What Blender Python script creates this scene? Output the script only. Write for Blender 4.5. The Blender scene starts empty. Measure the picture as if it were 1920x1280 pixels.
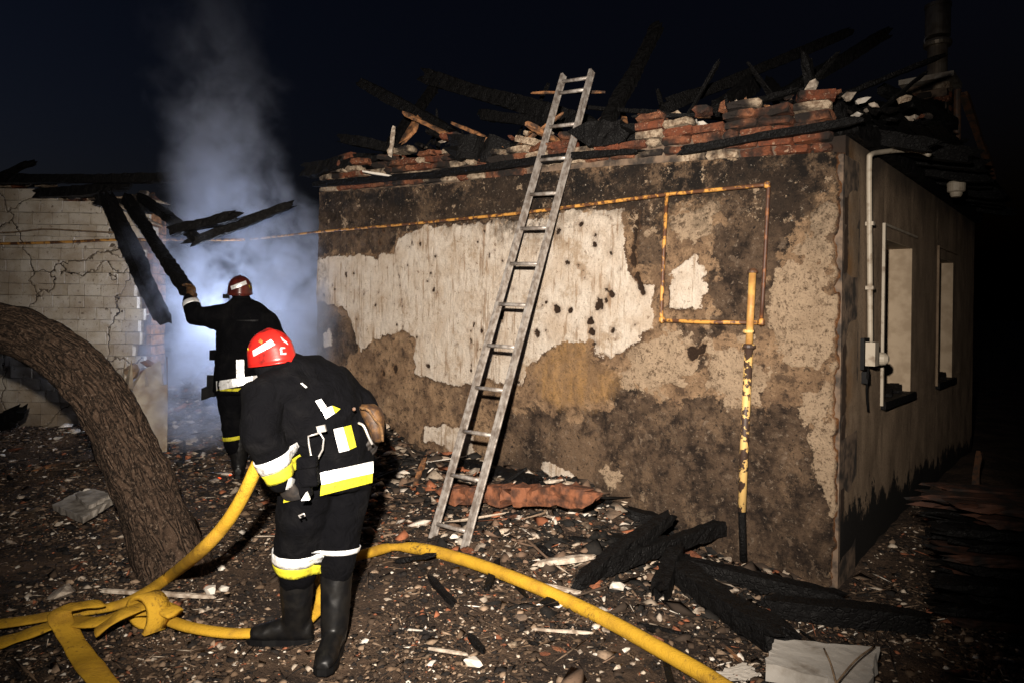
import bpy, bmesh, math, random
import numpy as np
from mathutils import Vector, Matrix
from mathutils.bvhtree import BVHTree

random.seed(7)
RNG = np.random.default_rng(7)
SC = bpy.context.scene
COL = SC.collection

# ------------------------------------------------------------------ camera
FPX = 1314.0
CAM = Vector((1.26, -4.463, 1.60))
FWD = Vector((-0.654, 0.7565, 0.0)).normalized()
RGT = Vector((FWD.y, -FWD.x, 0.0))
UPV = Vector((0, 0, 1))
ROLL = math.atan(0.014)
HY = 585.0
CR = RGT * math.cos(ROLL) + UPV * math.sin(ROLL)
CU = UPV * math.cos(ROLL) - RGT * math.sin(ROLL)
cam_data = bpy.data.cameras.new('camera')
cam_data.lens = FPX / 1920 * 36
cam_data.sensor_width = 36
cam_data.shift_y = -(640 - HY) / 1920
cam_data.clip_start = 0.05
cam_data.clip_end = 2000
cam = bpy.data.objects.new('camera', cam_data)
COL.objects.link(cam)
cam.matrix_world = Matrix(((CR.x, CU.x, -FWD.x, CAM.x), (CR.y, CU.y, -FWD.y, CAM.y), (CR.z, CU.z, -FWD.z, CAM.z), (0, 0, 0, 1)))
SC.camera = cam

# ------------------------------------------------------------------ world, moonless night sky
world = bpy.data.worlds.new('World')
SC.world = world
world.use_nodes = True
wn = world.node_tree
sky = wn.nodes.new('ShaderNodeTexSky')
sky.sky_type = 'NISHITA'
sky.sun_disc = False
sky.sun_elevation = math.radians(-4.0)
sky.sun_rotation = math.radians(-139)
tint = wn.nodes.new('ShaderNodeMix')
tint.data_type = 'RGBA'
tint.blend_type = 'MULTIPLY'
tint.inputs[0].default_value = 1.0
tint.inputs[7].default_value = (0.80, 0.95, 1.45, 1)
wn.links.new(sky.outputs[0], tint.inputs[6])
wn.links.new(tint.outputs[2], wn.nodes['Background'].inputs[0])
wn.nodes['Background'].inputs[1].default_value = 0.14
sl = bpy.data.lights.new('moonlight', 'SUN')
sl.energy = 0.004
sl.angle = math.radians(2)
sl.color = (0.7, 0.8, 1.0)
so = bpy.data.objects.new('moonlight', sl)
COL.objects.link(so)
so.rotation_euler = (math.radians(50), 0, math.radians(30))

# the photographer's flash, held beside the camera
fl = bpy.data.lights.new('flash', 'SPOT')
fl.energy = 3150
fl.color = (1.0, 0.90, 0.79)
fl.spot_size = math.radians(84)
fl.spot_blend = 1.0
fl.shadow_soft_size = 0.035
fo = bpy.data.objects.new('flash', fl)
COL.objects.link(fo)
FLASH = CAM - RGT * 0.15 + UPV * 0.38
AIM = CAM + FWD * 5.5 - RGT * 0.25 + UPV * (-0.1)
fo.location = FLASH
fo.rotation_euler = (AIM - FLASH).to_track_quat('-Z', 'Y').to_euler()

SC.view_settings.view_transform = 'Standard'
SC.view_settings.look = 'None'
SC.view_settings.exposure = 0.0
SC.view_settings.gamma = 1.0
SC.render.engine = 'CYCLES'
SC.cycles.use_denoising = True
SC.cycles.denoiser = 'OPENIMAGEDENOISE'
SC.cycles.denoising_input_passes = 'RGB_ALBEDO_NORMAL'
SC.cycles.denoising_prefilter = 'ACCURATE'
SC.cycles.volume_bounces = 2
SC.cycles.max_bounces = 6
SC.cycles.volume_max_steps = 256


# ------------------------------------------------------------------ pixel rays (photo pixels 1920 x 1280) to measured places
def ray(px, py):
    return FWD + CR * ((px - 960) / FPX) - CU * ((py - HY) / FPX)


def at(px, py, d):
    return CAM + ray(px, py) * d


def onwall(px, py, y=0.0):
    r = ray(px, py)
    return CAM + r * ((y - CAM.y) / r.y)


def onside(px, py, x=0.0):
    r = ray(px, py)
    return CAM + r * ((x - CAM.x) / r.x)


def onz(px, py, z=0.0):
    r = ray(px, py)
    return CAM + r * ((z - CAM.z) / r.z)


# ------------------------------------------------------------------ noise
def vnoise(p, seed=0):
    p = np.asarray(p, dtype=np.float64)
    i = np.floor(p).astype(np.int64)
    f = p - i
    f = f * f * (3 - 2 * f)
    def h(a, b, c):
        n = (a * 374761393 + b * 668265263 + c * 2147483647 + seed * 1274126177) & 0xFFFFFFFF
        n = ((n ^ (n >> 13)) * 1274126177) & 0xFFFFFFFF
        n = (n ^ (n >> 16)) & 0xFFFFFFFF
        return n / 4294967295.0
    x, y, z = i[:, 0], i[:, 1], i[:, 2]
    r = 0
    for dx in (0, 1):
        wx = f[:, 0] if dx else 1 - f[:, 0]
        for dy in (0, 1):
            wy = f[:, 1] if dy else 1 - f[:, 1]
            for dz in (0, 1):
                wz = f[:, 2] if dz else 1 - f[:, 2]
                r = r + h(x + dx, y + dy, z + dz) * wx * wy * wz
    return r * 2 - 1


def fbm(p, seed=0, octaves=4, gain=0.5):
    p = np.asarray(p, dtype=np.float64)
    a, r, s = 1.0, 0, 1.0
    for k in range(octaves):
        r = r + a * vnoise(p * s + 17.3 * k, seed + k)
        a *= gain
        s *= 2.03
    return r


def smooth(a, b, x):
    t = np.clip((x - a) / (b - a), 0, 1)
    return t * t * (3 - 2 * t)


# ------------------------------------------------------------------ node helper
class NT:
    def __init__(s, name):
        s.m = bpy.data.materials.new(name)
        s.m.use_nodes = True
        s.t = s.m.node_tree
        s.p = s.t.nodes['Principled BSDF']
        g = s.t.nodes.new('ShaderNodeNewGeometry')
        s.pos = g.outputs['Position']

    def put(s, sock, v):
        if isinstance(v, (int, float)):
            sock.default_value = v
        elif isinstance(v, (tuple, list)):
            sock.default_value = tuple(v) + ((1.0,) if len(sock.default_value) == 4 and len(v) == 3 else ())
        else:
            s.t.links.new(v, sock)

    def math(s, op, a, b=0.0, clamp=False):
        n = s.t.nodes.new('ShaderNodeMath')
        n.operation = op
        n.use_clamp = clamp
        s.put(n.inputs[0], a)
        s.put(n.inputs[1], b)
        return n.outputs[0]

    def mix(s, f, a, b):
        n = s.t.nodes.new('ShaderNodeMix')
        n.data_type = 'RGBA'
        s.put(n.inputs[0], f)
        s.put(n.inputs[6], a)
        s.put(n.inputs[7], b)
        return n.outputs[2]

    def scalevec(s, v, sc):
        n = s.t.nodes.new('ShaderNodeVectorMath')
        n.operation = 'MULTIPLY'
        s.put(n.inputs[0], v)
        n.inputs[1].default_value = sc
        return n.outputs[0]

    def noise(s, scale, detail=4, vec=None, rough=0.55, out=0, dist=0.0):
        n = s.t.nodes.new('ShaderNodeTexNoise')
        s.put(n.inputs['Vector'], s.pos if vec is None else vec)
        n.inputs['Scale'].default_value = scale
        n.inputs['Detail'].default_value = detail
        n.inputs['Roughness'].default_value = rough
        n.inputs['Distortion'].default_value = dist
        return n.outputs[out]

    def voro(s, scale, vec=None, feature='F1', out=0):
        n = s.t.nodes.new('ShaderNodeTexVoronoi')
        n.feature = feature
        s.put(n.inputs['Vector'], s.pos if vec is None else vec)
        n.inputs['Scale'].default_value = scale
        return n.outputs[out]

    def rng(s, v, a, b, c=0.0, d=1.0):
        n = s.t.nodes.new('ShaderNodeMapRange')
        n.interpolation_type = 'SMOOTHSTEP'
        s.put(n.inputs[0], v)
        n.inputs[1].default_value = a
        n.inputs[2].default_value = b
        n.inputs[3].default_value = c
        n.inputs[4].default_value = d
        return n.outputs[0]

    def attr(s, name, out='Fac'):
        n = s.t.nodes.new('ShaderNodeAttribute')
        n.attribute_name = name
        return n.outputs[out]

    def xyz(s, v=None):
        n = s.t.nodes.new('ShaderNodeSeparateXYZ')
        s.put(n.inputs[0], s.pos if v is None else v)
        return n.outputs

    def rand(s):
        n = s.t.nodes.new('ShaderNodeObjectInfo')
        return n.outputs['Random']

    def bump(s, h, strength=0.4, dist=0.01):
        n = s.t.nodes.new('ShaderNodeBump')
        n.inputs['Strength'].default_value = strength
        n.inputs['Distance'].default_value = dist
        s.put(n.inputs['Height'], h)
        s.t.links.new(n.outputs[0], s.p.inputs['Normal'])

    def done(s, col, rough=0.8, spec=0.3, metal=0.0):
        s.put(s.p.inputs['Base Color'], col)
        s.put(s.p.inputs['Roughness'], rough)
        s.p.inputs['Specular IOR Level'].default_value = spec
        s.put(s.p.inputs['Metallic'], metal)
        return s.m


def simple(name, c1, c2, scale=12, rough=0.8, spec=0.3, metal=0.0, bump=0.3, bscale=60, bd=0.004, lo=0.35, hi=0.65, vec=None):
    n = NT(name)
    v = n.scalevec(n.pos, vec) if vec else None
    f = n.rng(n.noise(scale, 5, v), lo, hi)
    if bump:
        n.bump(n.noise(bscale, 4, v), bump, bd)
    return n.done(n.mix(f, c1, c2), rough, spec, metal)


# ------------------------------------------------------------------ mesh builder and object bookkeeping
WM = {}


def mesh_from(name, verts, faces, smooth_shade=False):
    me = bpy.data.meshes.new(name)
    me.from_pydata([tuple(v) for v in verts], [], [tuple(f) for f in faces])
    me.update()
    if smooth_shade:
        me.polygons.foreach_set('use_smooth', [True] * len(me.polygons))
    return me


def place(name, me, material=None, parent=None, matrix=None):
    o = bpy.data.objects.new(name, me)
    COL.objects.link(o)
    M = matrix.copy() if matrix is not None else Matrix.Identity(4)
    WM[o] = M
    if material is not None and me is not None and not me.materials:
        me.materials.append(material)
    if parent is not None:
        o.parent = parent
        o.matrix_basis = WM[parent].inverted() @ M
    else:
        o.matrix_basis = M
    return o


def link(name, verts, faces, material, parent=None, sm=False):
    """one mesh object, its origin at the middle of its own shape"""
    a = np.array([tuple(v) for v in verts], dtype=float)
    c = (a.min(0) + a.max(0)) / 2
    me = mesh_from(name, a - c, faces, sm)
    return place(name, me, material, parent, Matrix.Translation(Vector(c)))


def tag(o, label=None, cat=None, group=None, kind=None):
    if label: o['label'] = label
    if cat: o['category'] = cat
    if group: o['group'] = group
    if kind: o['kind'] = kind
    return o


def thing(name, loc, label, cat, group=None):
    o = place(name, None, None, None, Matrix.Translation(Vector(loc)))
    return tag(o, label, cat, group)


class MB:
    def __init__(s):
        s.v, s.f = [], []

    def add(s, v, f):
        k = len(s.v)
        s.v += [Vector(p) for p in v]
        s.f += [tuple(i + k for i in q) for q in f]
        return s

    def box(s, c, X, Y, Z):
        """box from centre and three half-axis vectors"""
        c, X, Y, Z = Vector(c), Vector(X), Vector(Y), Vector(Z)
        v = [c + X * a + Y * b + Z * d for a in (-1, 1) for b in (-1, 1) for d in (-1, 1)]
        return s.add(v, [(0, 1, 3, 2), (4, 6, 7, 5), (0, 4, 5, 1), (2, 3, 7, 6), (0, 2, 6, 4), (1, 5, 7, 3)])

    def bbox(s, x0, x1, y0, y1, z0, z1):
        return s.box(((x0 + x1) / 2, (y0 + y1) / 2, (z0 + z1) / 2), ((x1 - x0) / 2, 0, 0), (0, (y1 - y0) / 2, 0), (0, 0, (z1 - z0) / 2))

    def tube(s, pts, r, seg=12, flat=1.0, up=None, cap=True):
        pts = [Vector(p) for p in pts]
        n = len(pts)
        rs = r if isinstance(r, (list, tuple)) else [r] * n
        fl_ = flat if isinstance(flat, (list, tuple)) else [flat] * n
        rings = []
        ref = Vector(up) if up else None
        pn = None
        for i, p in enumerate(pts):
            t = (pts[min(i + 1, n - 1)] - pts[max(i - 1, 0)]).normalized()
            if ref is not None:
                nn = ref - t * ref.dot(t)
                if nn.length < 1e-3:
                    nn = t.orthogonal()
            elif pn is None:
                nn = t.orthogonal()
            else:
                nn = pn - t * pn.dot(t)
            nn.normalize()
            pn = nn
            b = t.cross(nn)
            rings.append([p + b * (math.cos(a) * rs[i]) + nn * (math.sin(a) * rs[i] * fl_[i]) for a in [2 * math.pi * k / seg for k in range(seg)]])
        v = [q for R in rings for q in R]
        f = []
        for i in range(n - 1):
            for k in range(seg):
                f.append((i * seg + k, i * seg + (k + 1) % seg, (i + 1) * seg + (k + 1) % seg, (i + 1) * seg + k))
        if cap:
            f.append(tuple(range(seg - 1, -1, -1)))
            f.append(tuple((n - 1) * seg + k for k in range(seg)))
        return s.add(v, f)

    def loft(s, rings):
        """rings: (centre, half-axis vector A, half-axis vector B)"""
        seg = 20
        v, f = [], []
        for c, A, B in rings:
            for k in range(seg):
                a = 2 * math.pi * k / seg
                v.append(Vector(c) + Vector(A) * math.cos(a) + Vector(B) * math.sin(a))
        n = len(rings)
        for i in range(n - 1):
            for k in range(seg):
                f.append((i * seg + k, i * seg + (k + 1) % seg, (i + 1) * seg + (k + 1) % seg, (i + 1) * seg + k))
        f.append(tuple(range(seg - 1, -1, -1)))
        f.append(tuple((n - 1) * seg + k for k in range(seg)))
        return s.add(v, f)

    def lathe(s, base, axis, prof, seg=24):
        axis = Vector(axis).normalized()
        a = axis.orthogonal().normalized()
        b = axis.cross(a)
        v, f = [], []
        for r, h in prof:
            for k in range(seg):
                t = 2 * math.pi * k / seg
                v.append(Vector(base) + axis * h + a * (r * math.cos(t)) + b * (r * math.sin(t)))
        n = len(prof)
        for i in range(n - 1):
            for k in range(seg):
                f.append((i * seg + k, i * seg + (k + 1) % seg, (i + 1) * seg + (k + 1) % seg, (i + 1) * seg + k))
        f.append(tuple(range(seg - 1, -1, -1)))
        f.append(tuple((n - 1) * seg + k for k in range(seg)))
        return s.add(v, f)

    def build(s, name, material, parent=None, sm=False):
        return link(name, s.v, s.f, material, parent, sm)


def catmull(pts, n=8):
    P = [Vector(p) for p in pts]
    P = [P[0] * 2 - P[1]] + P + [P[-1] * 2 - P[-2]]
    out = []
    for i in range(1, len(P) - 2):
        a, b, c, d = P[i - 1:i + 3]
        for k in range(n):
            t = k / n
            out.append(0.5 * ((2 * b) + (c - a) * t + (2 * a - 5 * b + 4 * c - d) * t * t + (3 * b - a - 3 * c + d) * t ** 3))
    out.append(P[-2])
    return out


# ------------------------------------------------------------------ materials
def char_material():
    n = NT('charred_wood')
    v = n.scalevec(n.pos, (1, 1, 1))
    w = n.voro(38, v, 'DISTANCE_TO_EDGE')
    h = n.math('ADD', n.math('MULTIPLY', n.rng(w, 0.0, 0.2), 0.6), n.math('MULTIPLY', n.noise(70, 5, rough=0.7), 1.0))
    n.bump(h, 0.6, 0.010)
    ash = n.rng(n.noise(75, 5, rough=0.7), 0.70, 0.76, 0, 0.8)
    col = n.mix(ash, (0.0026, 0.0023, 0.0023), (0.12, 0.095, 0.08))
    return n.done(col, n.rng(n.noise(30, 2), 0.3, 0.7, 0.5, 0.85), 0.16)


CHAR = char_material()


def brick_material():
    n = NT('fired_clay_brick')
    r = n.rand()
    red = n.mix(n.rng(n.math('FRACT', n.math('MULTIPLY', r, 7.31)), 0.0, 1.0), (0.155, 0.048, 0.024), (0.235, 0.098, 0.05))
    red = n.mix(n.rng(n.noise(18, 7, rough=0.75), 0.42, 0.62), red, (0.085, 0.035, 0.022))
    red = n.mix(n.rng(n.noise(40, 5, rough=0.7), 0.58, 0.68), red, (0.36, 0.24, 0.16))
    lime = n.mix(n.rng(n.noise(26, 7, rough=0.75), 0.42, 0.62), (0.42, 0.33, 0.235), (0.16, 0.105, 0.068))
    whit = n.math('ADD', n.rng(r, 0.52, 0.58, 0.0, 0.38), n.math('MULTIPLY', n.noise(9, 4), 0.75))
    col = n.mix(n.rng(whit, 0.5, 0.62), red, lime)
    soot = n.math('ADD', n.noise(3.2, 4), n.math('MULTIPLY', n.math('FRACT', n.math('MULTIPLY', r, 3.7)), 0.16))
    col = n.mix(n.rng(soot, 0.53, 0.68), col, (0.022, 0.018, 0.016))
    n.bump(n.noise(55, 6, rough=0.75), 1.0, 0.015)
    return n.done(col, 0.9, 0.12)


BRICK = brick_material()
MORTAR = simple('sooty_mortar', (0.16, 0.11, 0.075), (0.03, 0.024, 0.02), 9, bump=0.7, bscale=45, bd=0.01)
SHARD = simple('plaster_shard', (0.40, 0.34, 0.27), (0.17, 0.13, 0.10), 26, bump=0.5, bscale=80)
SHARDW = simple('pale_plaster_shard', (0.62, 0.57, 0.50), (0.42, 0.36, 0.29), 26, bump=0.4, bscale=80, lo=0.5, hi=0.8)
WOOD = simple('scorched_plank', (0.33, 0.15, 0.06), (0.05, 0.03, 0.02), 14, bump=0.5, bscale=50)
PALEWOOD = simple('pale_weathered_wood', (0.50, 0.43, 0.35), (0.20, 0.15, 0.11), 20, bump=0.4, bscale=60)
IRON = simple('sooty_iron', (0.05, 0.038, 0.03), (0.13, 0.06, 0.03), 20, 0.6, 0.4, 0.3)
PVC = simple('dirty_white_conduit', (0.36, 0.31, 0.24), (0.17, 0.125, 0.085), 16, 0.5, 0.4, bump=0.1, lo=0.5, hi=0.75)
GALV = simple('galvanised_pipe', (0.30, 0.25, 0.19), (0.17, 0.13, 0.09), 8, 0.45, 0.5, 0.55, bump=0.1)
CONC = simple('weathered_concrete', (0.40, 0.36, 0.30), (0.22, 0.18, 0.14), 10, 0.9, 0.2, bump=0.5, bscale=70)
BOARDW = simple('soiled_white_board', (0.36, 0.335, 0.30), (0.17, 0.14, 0.11), 7, 0.85, 0.2, bump=0.4, bscale=40, lo=0.5, hi=0.75)
BOARDS = simple('grey_asbestos_sheet', (0.36, 0.33, 0.29), (0.15, 0.13, 0.11), 7, 0.9, 0.2, bump=0.4, bscale=40)
ALU = simple('worn_aluminium', (0.42, 0.385, 0.35), (0.20, 0.165, 0.14), 22, 0.42, 0.5, 0.35, bump=0.15, bscale=90)
TWIG = simple('dry_twig', (0.26, 0.18, 0.11), (0.12, 0.08, 0.05), 20)


def pipe_material(name, yellow, rust, lo, hi):
    n = NT(name)
    f = n.rng(n.math('ADD', n.noise(14, 5), n.math('MULTIPLY', n.noise(60, 3), 0.25)), lo, hi)
    n.bump(n.noise(80, 3), 0.25, 0.003)
    return n.done(n.mix(f, yellow, rust), 0.55, 0.4)


GASPIPE = pipe_material('rusty_yellow_gas_paint', (0.50, 0.24, 0.05), (0.085, 0.035, 0.016), 0.57, 0.68)
RISER = pipe_material('flaked_yellow_gas_paint', (0.62, 0.40, 0.14), (0.045, 0.026, 0.018), 0.60, 0.64)
HOSE = NT('yellow_hose_fabric')
_f = HOSE.rng(HOSE.noise(7, 5), 0.42, 0.72)
_g = HOSE.rng(HOSE.math('ADD', HOSE.math('MULTIPLY', HOSE.noise(45, 5, rough=0.7), 0.6), HOSE.math('MULTIPLY', HOSE.noise(4, 4), 0.4)), 0.55, 0.68, 0, 0.9)
HOSE.bump(HOSE.math('ADD', HOSE.math('MULTIPLY', HOSE.noise(160, 2), 0.5), HOSE.math('ADD', HOSE.noise(11, 4), HOSE.math('MULTIPLY', HOSE.noise(40, 4), 0.5))), 0.55, 0.014)
HOSE = HOSE.done(HOSE.mix(_g, HOSE.mix(_f, (0.46, 0.265, 0.022), (0.29, 0.16, 0.02)), (0.075, 0.045, 0.017)), 0.82, 0.14)

FABRIC = NT('navy_turnout_fabric')
FABRIC.bump(FABRIC.math('ADD', FABRIC.math('MULTIPLY', FABRIC.noise(16, 4, dist=0.6), 1.0), FABRIC.math('MULTIPLY', FABRIC.noise(500, 1), 0.06)), 0.75, 0.03)
FABRIC = FABRIC.done(FABRIC.mix(FABRIC.rng(FABRIC.noise(8, 4), 0.45, 0.75), (0.0012, 0.0012, 0.0018), (0.0040, 0.0038, 0.0042)), 0.9, 0.07)
RUBBER = simple('black_boot_rubber', (0.0030, 0.0030, 0.0034), (0.007, 0.0065, 0.006), 20, 0.42, 0.28, bump=0.2, bscale=25)
TAPE = simple('silver_reflective_tape', (0.92, 0.92, 0.91), (0.48, 0.46, 0.43), 26, 0.42, 0.5, 0.5, bump=0.5, bscale=22, bd=0.02, lo=0.56, hi=0.72)
LIME = simple('lime_yellow_tape', (0.42, 0.38, 0.02), (0.22, 0.19, 0.02), 24, 0.8, 0.2, bump=0.5, bscale=22, bd=0.02, lo=0.5, hi=0.7)
HELMET = simple('red_helmet_shell', (0.36, 0.012, 0.009), (0.09, 0.007, 0.006), 16, 0.34, 0.4, bump=0.15, bscale=30, lo=0.50, hi=0.72)
HELMETD = simple('dark_red_helmet_shell', (0.075, 0.012, 0.008), (0.03, 0.006, 0.005), 14, 0.3, 0.5, bump=0.06, bscale=20)
LEATHER = simple('brown_leather', (0.085, 0.040, 0.012), (0.022, 0.011, 0.006), 30, 0.6, 0.4, bump=0.5, bscale=40)
GLOVE = simple('black_work_glove', (0.012, 0.011, 0.011), (0.03, 0.024, 0.02), 30, 0.7, 0.3, bump=0.4)
SKIN = simple('skin', (0.42, 0.24, 0.16), (0.32, 0.17, 0.11), 30, 0.55, 0.4, bump=0.1)
STEEL = simple('bright_steel', (0.62, 0.60, 0.58), (0.45, 0.43, 0.41), 20, 0.3, 0.5, 0.7, bump=0)
BLACKP = simple('black_plastic', (0.0025, 0.0025, 0.003), (0.006, 0.006, 0.006), 20, 0.55, 0.15, bump=0)
GOLD = simple('tarnished_gold_print', (0.30, 0.13, 0.03), (0.18, 0.06, 0.02), 60, 0.4, 0.5, bump=0)
WHITEP = simple('white_marker_paint', (0.75, 0.72, 0.70), (0.6, 0.57, 0.55), 60, 0.5, 0.4, bump=0)
SOOT = simple('black_soot', (0.008, 0.007, 0.007), (0.02, 0.017, 0.015), 10, 0.95, 0.1, bump=0.5, bscale=30)


# ------------------------------------------------------------------ ground
def gz(x, y):
    """height of the ground and the rubble banked on it"""
    x = np.asarray(x, float); y = np.asarray(y, float)
    p = np.stack([x, y, np.zeros_like(x)], -1).reshape(-1, 3)
    n1 = fbm(p * 1.1, 3, 4).reshape(x.shape)
    n2 = fbm(p * 6.0, 9, 3).reshape(x.shape)
    near = smooth(0.3, 1.6, np.hypot(x - CAM.x, y - CAM.y) - 0.3)
    base = 0.012 * n2 + 0.03 * n1 * near
    bank = np.exp(-(np.minimum(y, 0.0) / 0.75) ** 2) * smooth(-0.75, -2.0, x) * smooth(0.6, 0.2, y)
    bank = bank * (0.31 + 0.05 * n1 + 0.02 * n2)
    # heap in the burnt gap and before the annex wall
    u = (x - -6.6) / 1.5; v = (y - 0.6) / 1.2
    heap = np.exp(-(u * u + v * v)) * (0.55 + 0.15 * n1 + 0.04 * n2)
    w = ((x + 8.3) * -0.654 + (y + 1.45) * 0.7565)
    ann = np.exp(-(np.minimum(w, 0.0) / 0.7) ** 2) * smooth(-7.2, -7.9, x) * (0.10 + 0.05 * n1)
    side = np.exp(-((x - 0.3) / 0.5) ** 2) * smooth(0.3, 1.5, y) * smooth(7, 5, y) * 0.12
    far = smooth(9, 30, np.hypot(x, y)) * 0.0
    return base + bank + heap + ann + side + far


def gz1(x, y):
    return float(gz(np.array([x]), np.array([y]))[0])


def spaced(lo, hi, step, far):
    a = list(np.arange(lo, hi + 1e-6, step))
    s, d = step, 0
    L, H = [], []
    d = step
    x = lo
    while x > -far:
        d *= 1.5
        x -= d
        L.append(x)
    d = step
    x = hi
    while x < far:
        d *= 1.5
        x += d
        H.append(x)
    return np.array(L[::-1] + a + H)


gx = spaced(-10.5, 3.5, 0.045, 600)
gy = spaced(-4.6, 3.0, 0.045, 600)
GX, GY = np.meshgrid(gx, gy, indexing='ij')
GZ = gz(GX, GY)
nx_, ny_ = GX.shape
V = np.stack([GX, GY, GZ], -1).reshape(-1, 3)
I = np.arange(nx_ * ny_).reshape(nx_, ny_)
F = np.stack([I[:-1, :-1], I[1:, :-1], I[1:, 1:], I[:-1, 1:]], -1).reshape(-1, 4)
gm = NT('scorched_soil')
c_ = gm.mix(gm.rng(gm.noise(2.2, 5), 0.38, 0.66), (0.024, 0.016, 0.012), (0.095, 0.060, 0.038))
c_ = gm.mix(gm.rng(gm.noise(48, 7, rough=0.8), 0.54, 0.64), c_, (0.15, 0.10, 0.066))
c_ = gm.mix(gm.rng(gm.noise(9, 4), 0.56, 0.70), c_, (0.012, 0.010, 0.009))
gm.bump(gm.math('ADD', gm.noise(60, 6, rough=0.75), gm.math('MULTIPLY', gm.noise(14, 4), 2.0)), 0.9, 0.03)
SOIL = gm.done(c_, 0.92, 0.2)
ground = place('ground', mesh_from('ground', V, F, True), SOIL)
tag(ground, kind='structure')

# ------------------------------------------------------------------ the burnt house: front wall
XL = -5.45          # far end of the front wall
WT = 0.40
BLOW = [(590, 362), (700, 355), (830, 345), (950, 330), (1100, 315), (1250, 305), (1400, 295), (1578, 284)]
BTOP = [(590, 335), (640, 304), (700, 308), (740, 290), (800, 292), (850, 262), (905, 300), (950, 268), (1000, 272), (1060, 262), (1110, 268), (1170, 258), (1190, 228),
        (1240, 232), (1340, 212), (1395, 206), (1405, 232), (1440, 232), (1450, 200), (1500, 192), (1560, 190), (1578, 190)]


def prof(lst):
    a = np.array([(onwall(*q).x, onwall(*q).z) for q in lst])
    o = np.argsort(a[:, 0])
    return a[o]


PLOW, PTOP = prof(BLOW), prof(BTOP)
zlow = lambda x: np.interp(x, PLOW[:, 0], PLOW[:, 1])
ztop = lambda x: np.interp(x, PTOP[:, 0], PTOP[:, 1]) + 0.045
house = thing('burnt_house', (-2.7, 2.5, 0.0), 'burnt-out plastered brick house with its roof gone, ladder leaning on it', 'house')


def poly_sdf(X, Z, pts):
    """signed distance in metres (positive inside) to a polygon traced on the wall"""
    P = np.array([(onwall(*q).x, onwall(*q).z) for q in pts])
    d = np.full(X.shape, 1e9)
    ins = np.zeros(X.shape, bool)
    n = len(P)
    for i in range(n):
        a, b = P[i], P[(i + 1) % n]
        e = b - a
        wx, wz = X - a[0], Z - a[1]
        t = np.clip((wx * e[0] + wz * e[1]) / (e @ e + 1e-12), 0, 1)
        d = np.minimum(d, np.hypot(wx - e[0] * t, wz - e[1] * t))
        c1 = (a[1] > Z) != (b[1] > Z)
        xs = e[0] * (Z - a[1]) / (e[1] if abs(e[1]) > 1e-9 else 1e-9) + a[0]
        ins ^= c1 & (X < xs)
    return np.where(ins, d, -d)


def line_dist(X, Z, pts):
    P = np.array([(onwall(*q).x, onwall(*q).z) for q in pts])
    d = np.full(X.shape, 1e9)
    for a, b in zip(P[:-1], P[1:]):
        e = b - a
        wx, wz = X - a[0], Z - a[1]
        t = np.clip((wx * e[0] + wz * e[1]) / (e @ e + 1e-12), 0, 1)
        d = np.minimum(d, np.hypot(wx - e[0] * t, wz - e[1] * t))
    return d


def union(*a):
    r = a[0]
    for b in a[1:]:
        r = np.maximum(r, b)
    return r


NXW, NZW = 600, 320
ux = np.linspace(XL, 0.0, NXW)
vz = np.linspace(0, 1, NZW)
WX = np.repeat(ux[:, None], NZW, 1)
WZ = -0.3 + vz[None, :] * (zlow(WX) + 0.3)
pp = np.stack([WX, np.zeros_like(WX), WZ], -1).reshape(-1, 3)
nA = fbm(pp * 3.0, 21, 4).reshape(WX.shape)
nB = fbm(pp * 13.0, 31, 4).reshape(WX.shape)
wob = 0.036 * nA + 0.030 * nB
paint = poly_sdf(WX, WZ, [(585, 500), (599, 482), (640, 478), (708, 480), (740, 474), (747, 443), (794, 429), (872, 423), (970, 404), (1056, 398), (1169, 394), (1173, 423), (1177, 478), (1185, 505),
                          (1200, 533), (1222, 529), (1228, 512), (1226, 560), (1228, 600), (1232, 619), (1200, 634), (1146, 670), (1122, 662), (1107, 634), (1064, 630), (1029, 654), (990, 681), (978, 712),
                          (911, 712), (884, 722), (841, 712), (810, 708), (779, 697), (777, 634), (755, 622), (716, 630), (697, 634), (677, 665), (665, 611), (650, 583), (607, 564), (585, 570)])
paint = union(paint, poly_sdf(WX, WZ, [(1257, 502), (1300, 487), (1325, 500), (1320, 575), (1285, 582), (1257, 578)]),
              poly_sdf(WX, WZ, [(798, 803), (830, 793), (870, 806), (890, 815), (894, 850), (865, 860), (835, 835), (800, 822)]),
              poly_sdf(WX, WZ, [(1003, 870), (1030, 868), (1076, 893), (1060, 900), (1015, 890)]),
              poly_sdf(WX, WZ, [(605, 625), (620, 618), (622, 648), (608, 655)])) + wob * 0.8
light = union(poly_sdf(WX, WZ, [(1262, 392), (1300, 380), (1350, 376), (1340, 410), (1325, 440), (1270, 452), (1255, 420)]),
              poly_sdf(WX, WZ, [(1548, 372), (1566, 400), (1568, 700), (1500, 690), (1450, 640), (1455, 560), (1468, 510), (1490, 470), (1512, 412)]),
              poly_sdf(WX, WZ, [(1330, 650), (1400, 630), (1440, 700), (1425, 760), (1370, 740), (1325, 720)]),
              poly_sdf(WX, WZ, [(1125, 876), (1150, 872), (1172, 890), (1165, 912), (1135, 908)]),
              poly_sdf(WX, WZ, [(1500, 720), (1568, 720), (1570, 960), (1540, 900), (1510, 800)]),
              poly_sdf(WX, WZ, [(1180, 660), (1240, 630), (1300, 650), (1290, 720), (1240, 745), (1190, 720)])) + wob * 1.8
ochre = poly_sdf(WX, WZ, [(1000, 735), (1006, 690), (1030, 655), (1066, 632), (1107, 636), (1118, 680), (1150, 700), (1145, 755), (1085, 768), (1030, 762)]) + wob
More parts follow.
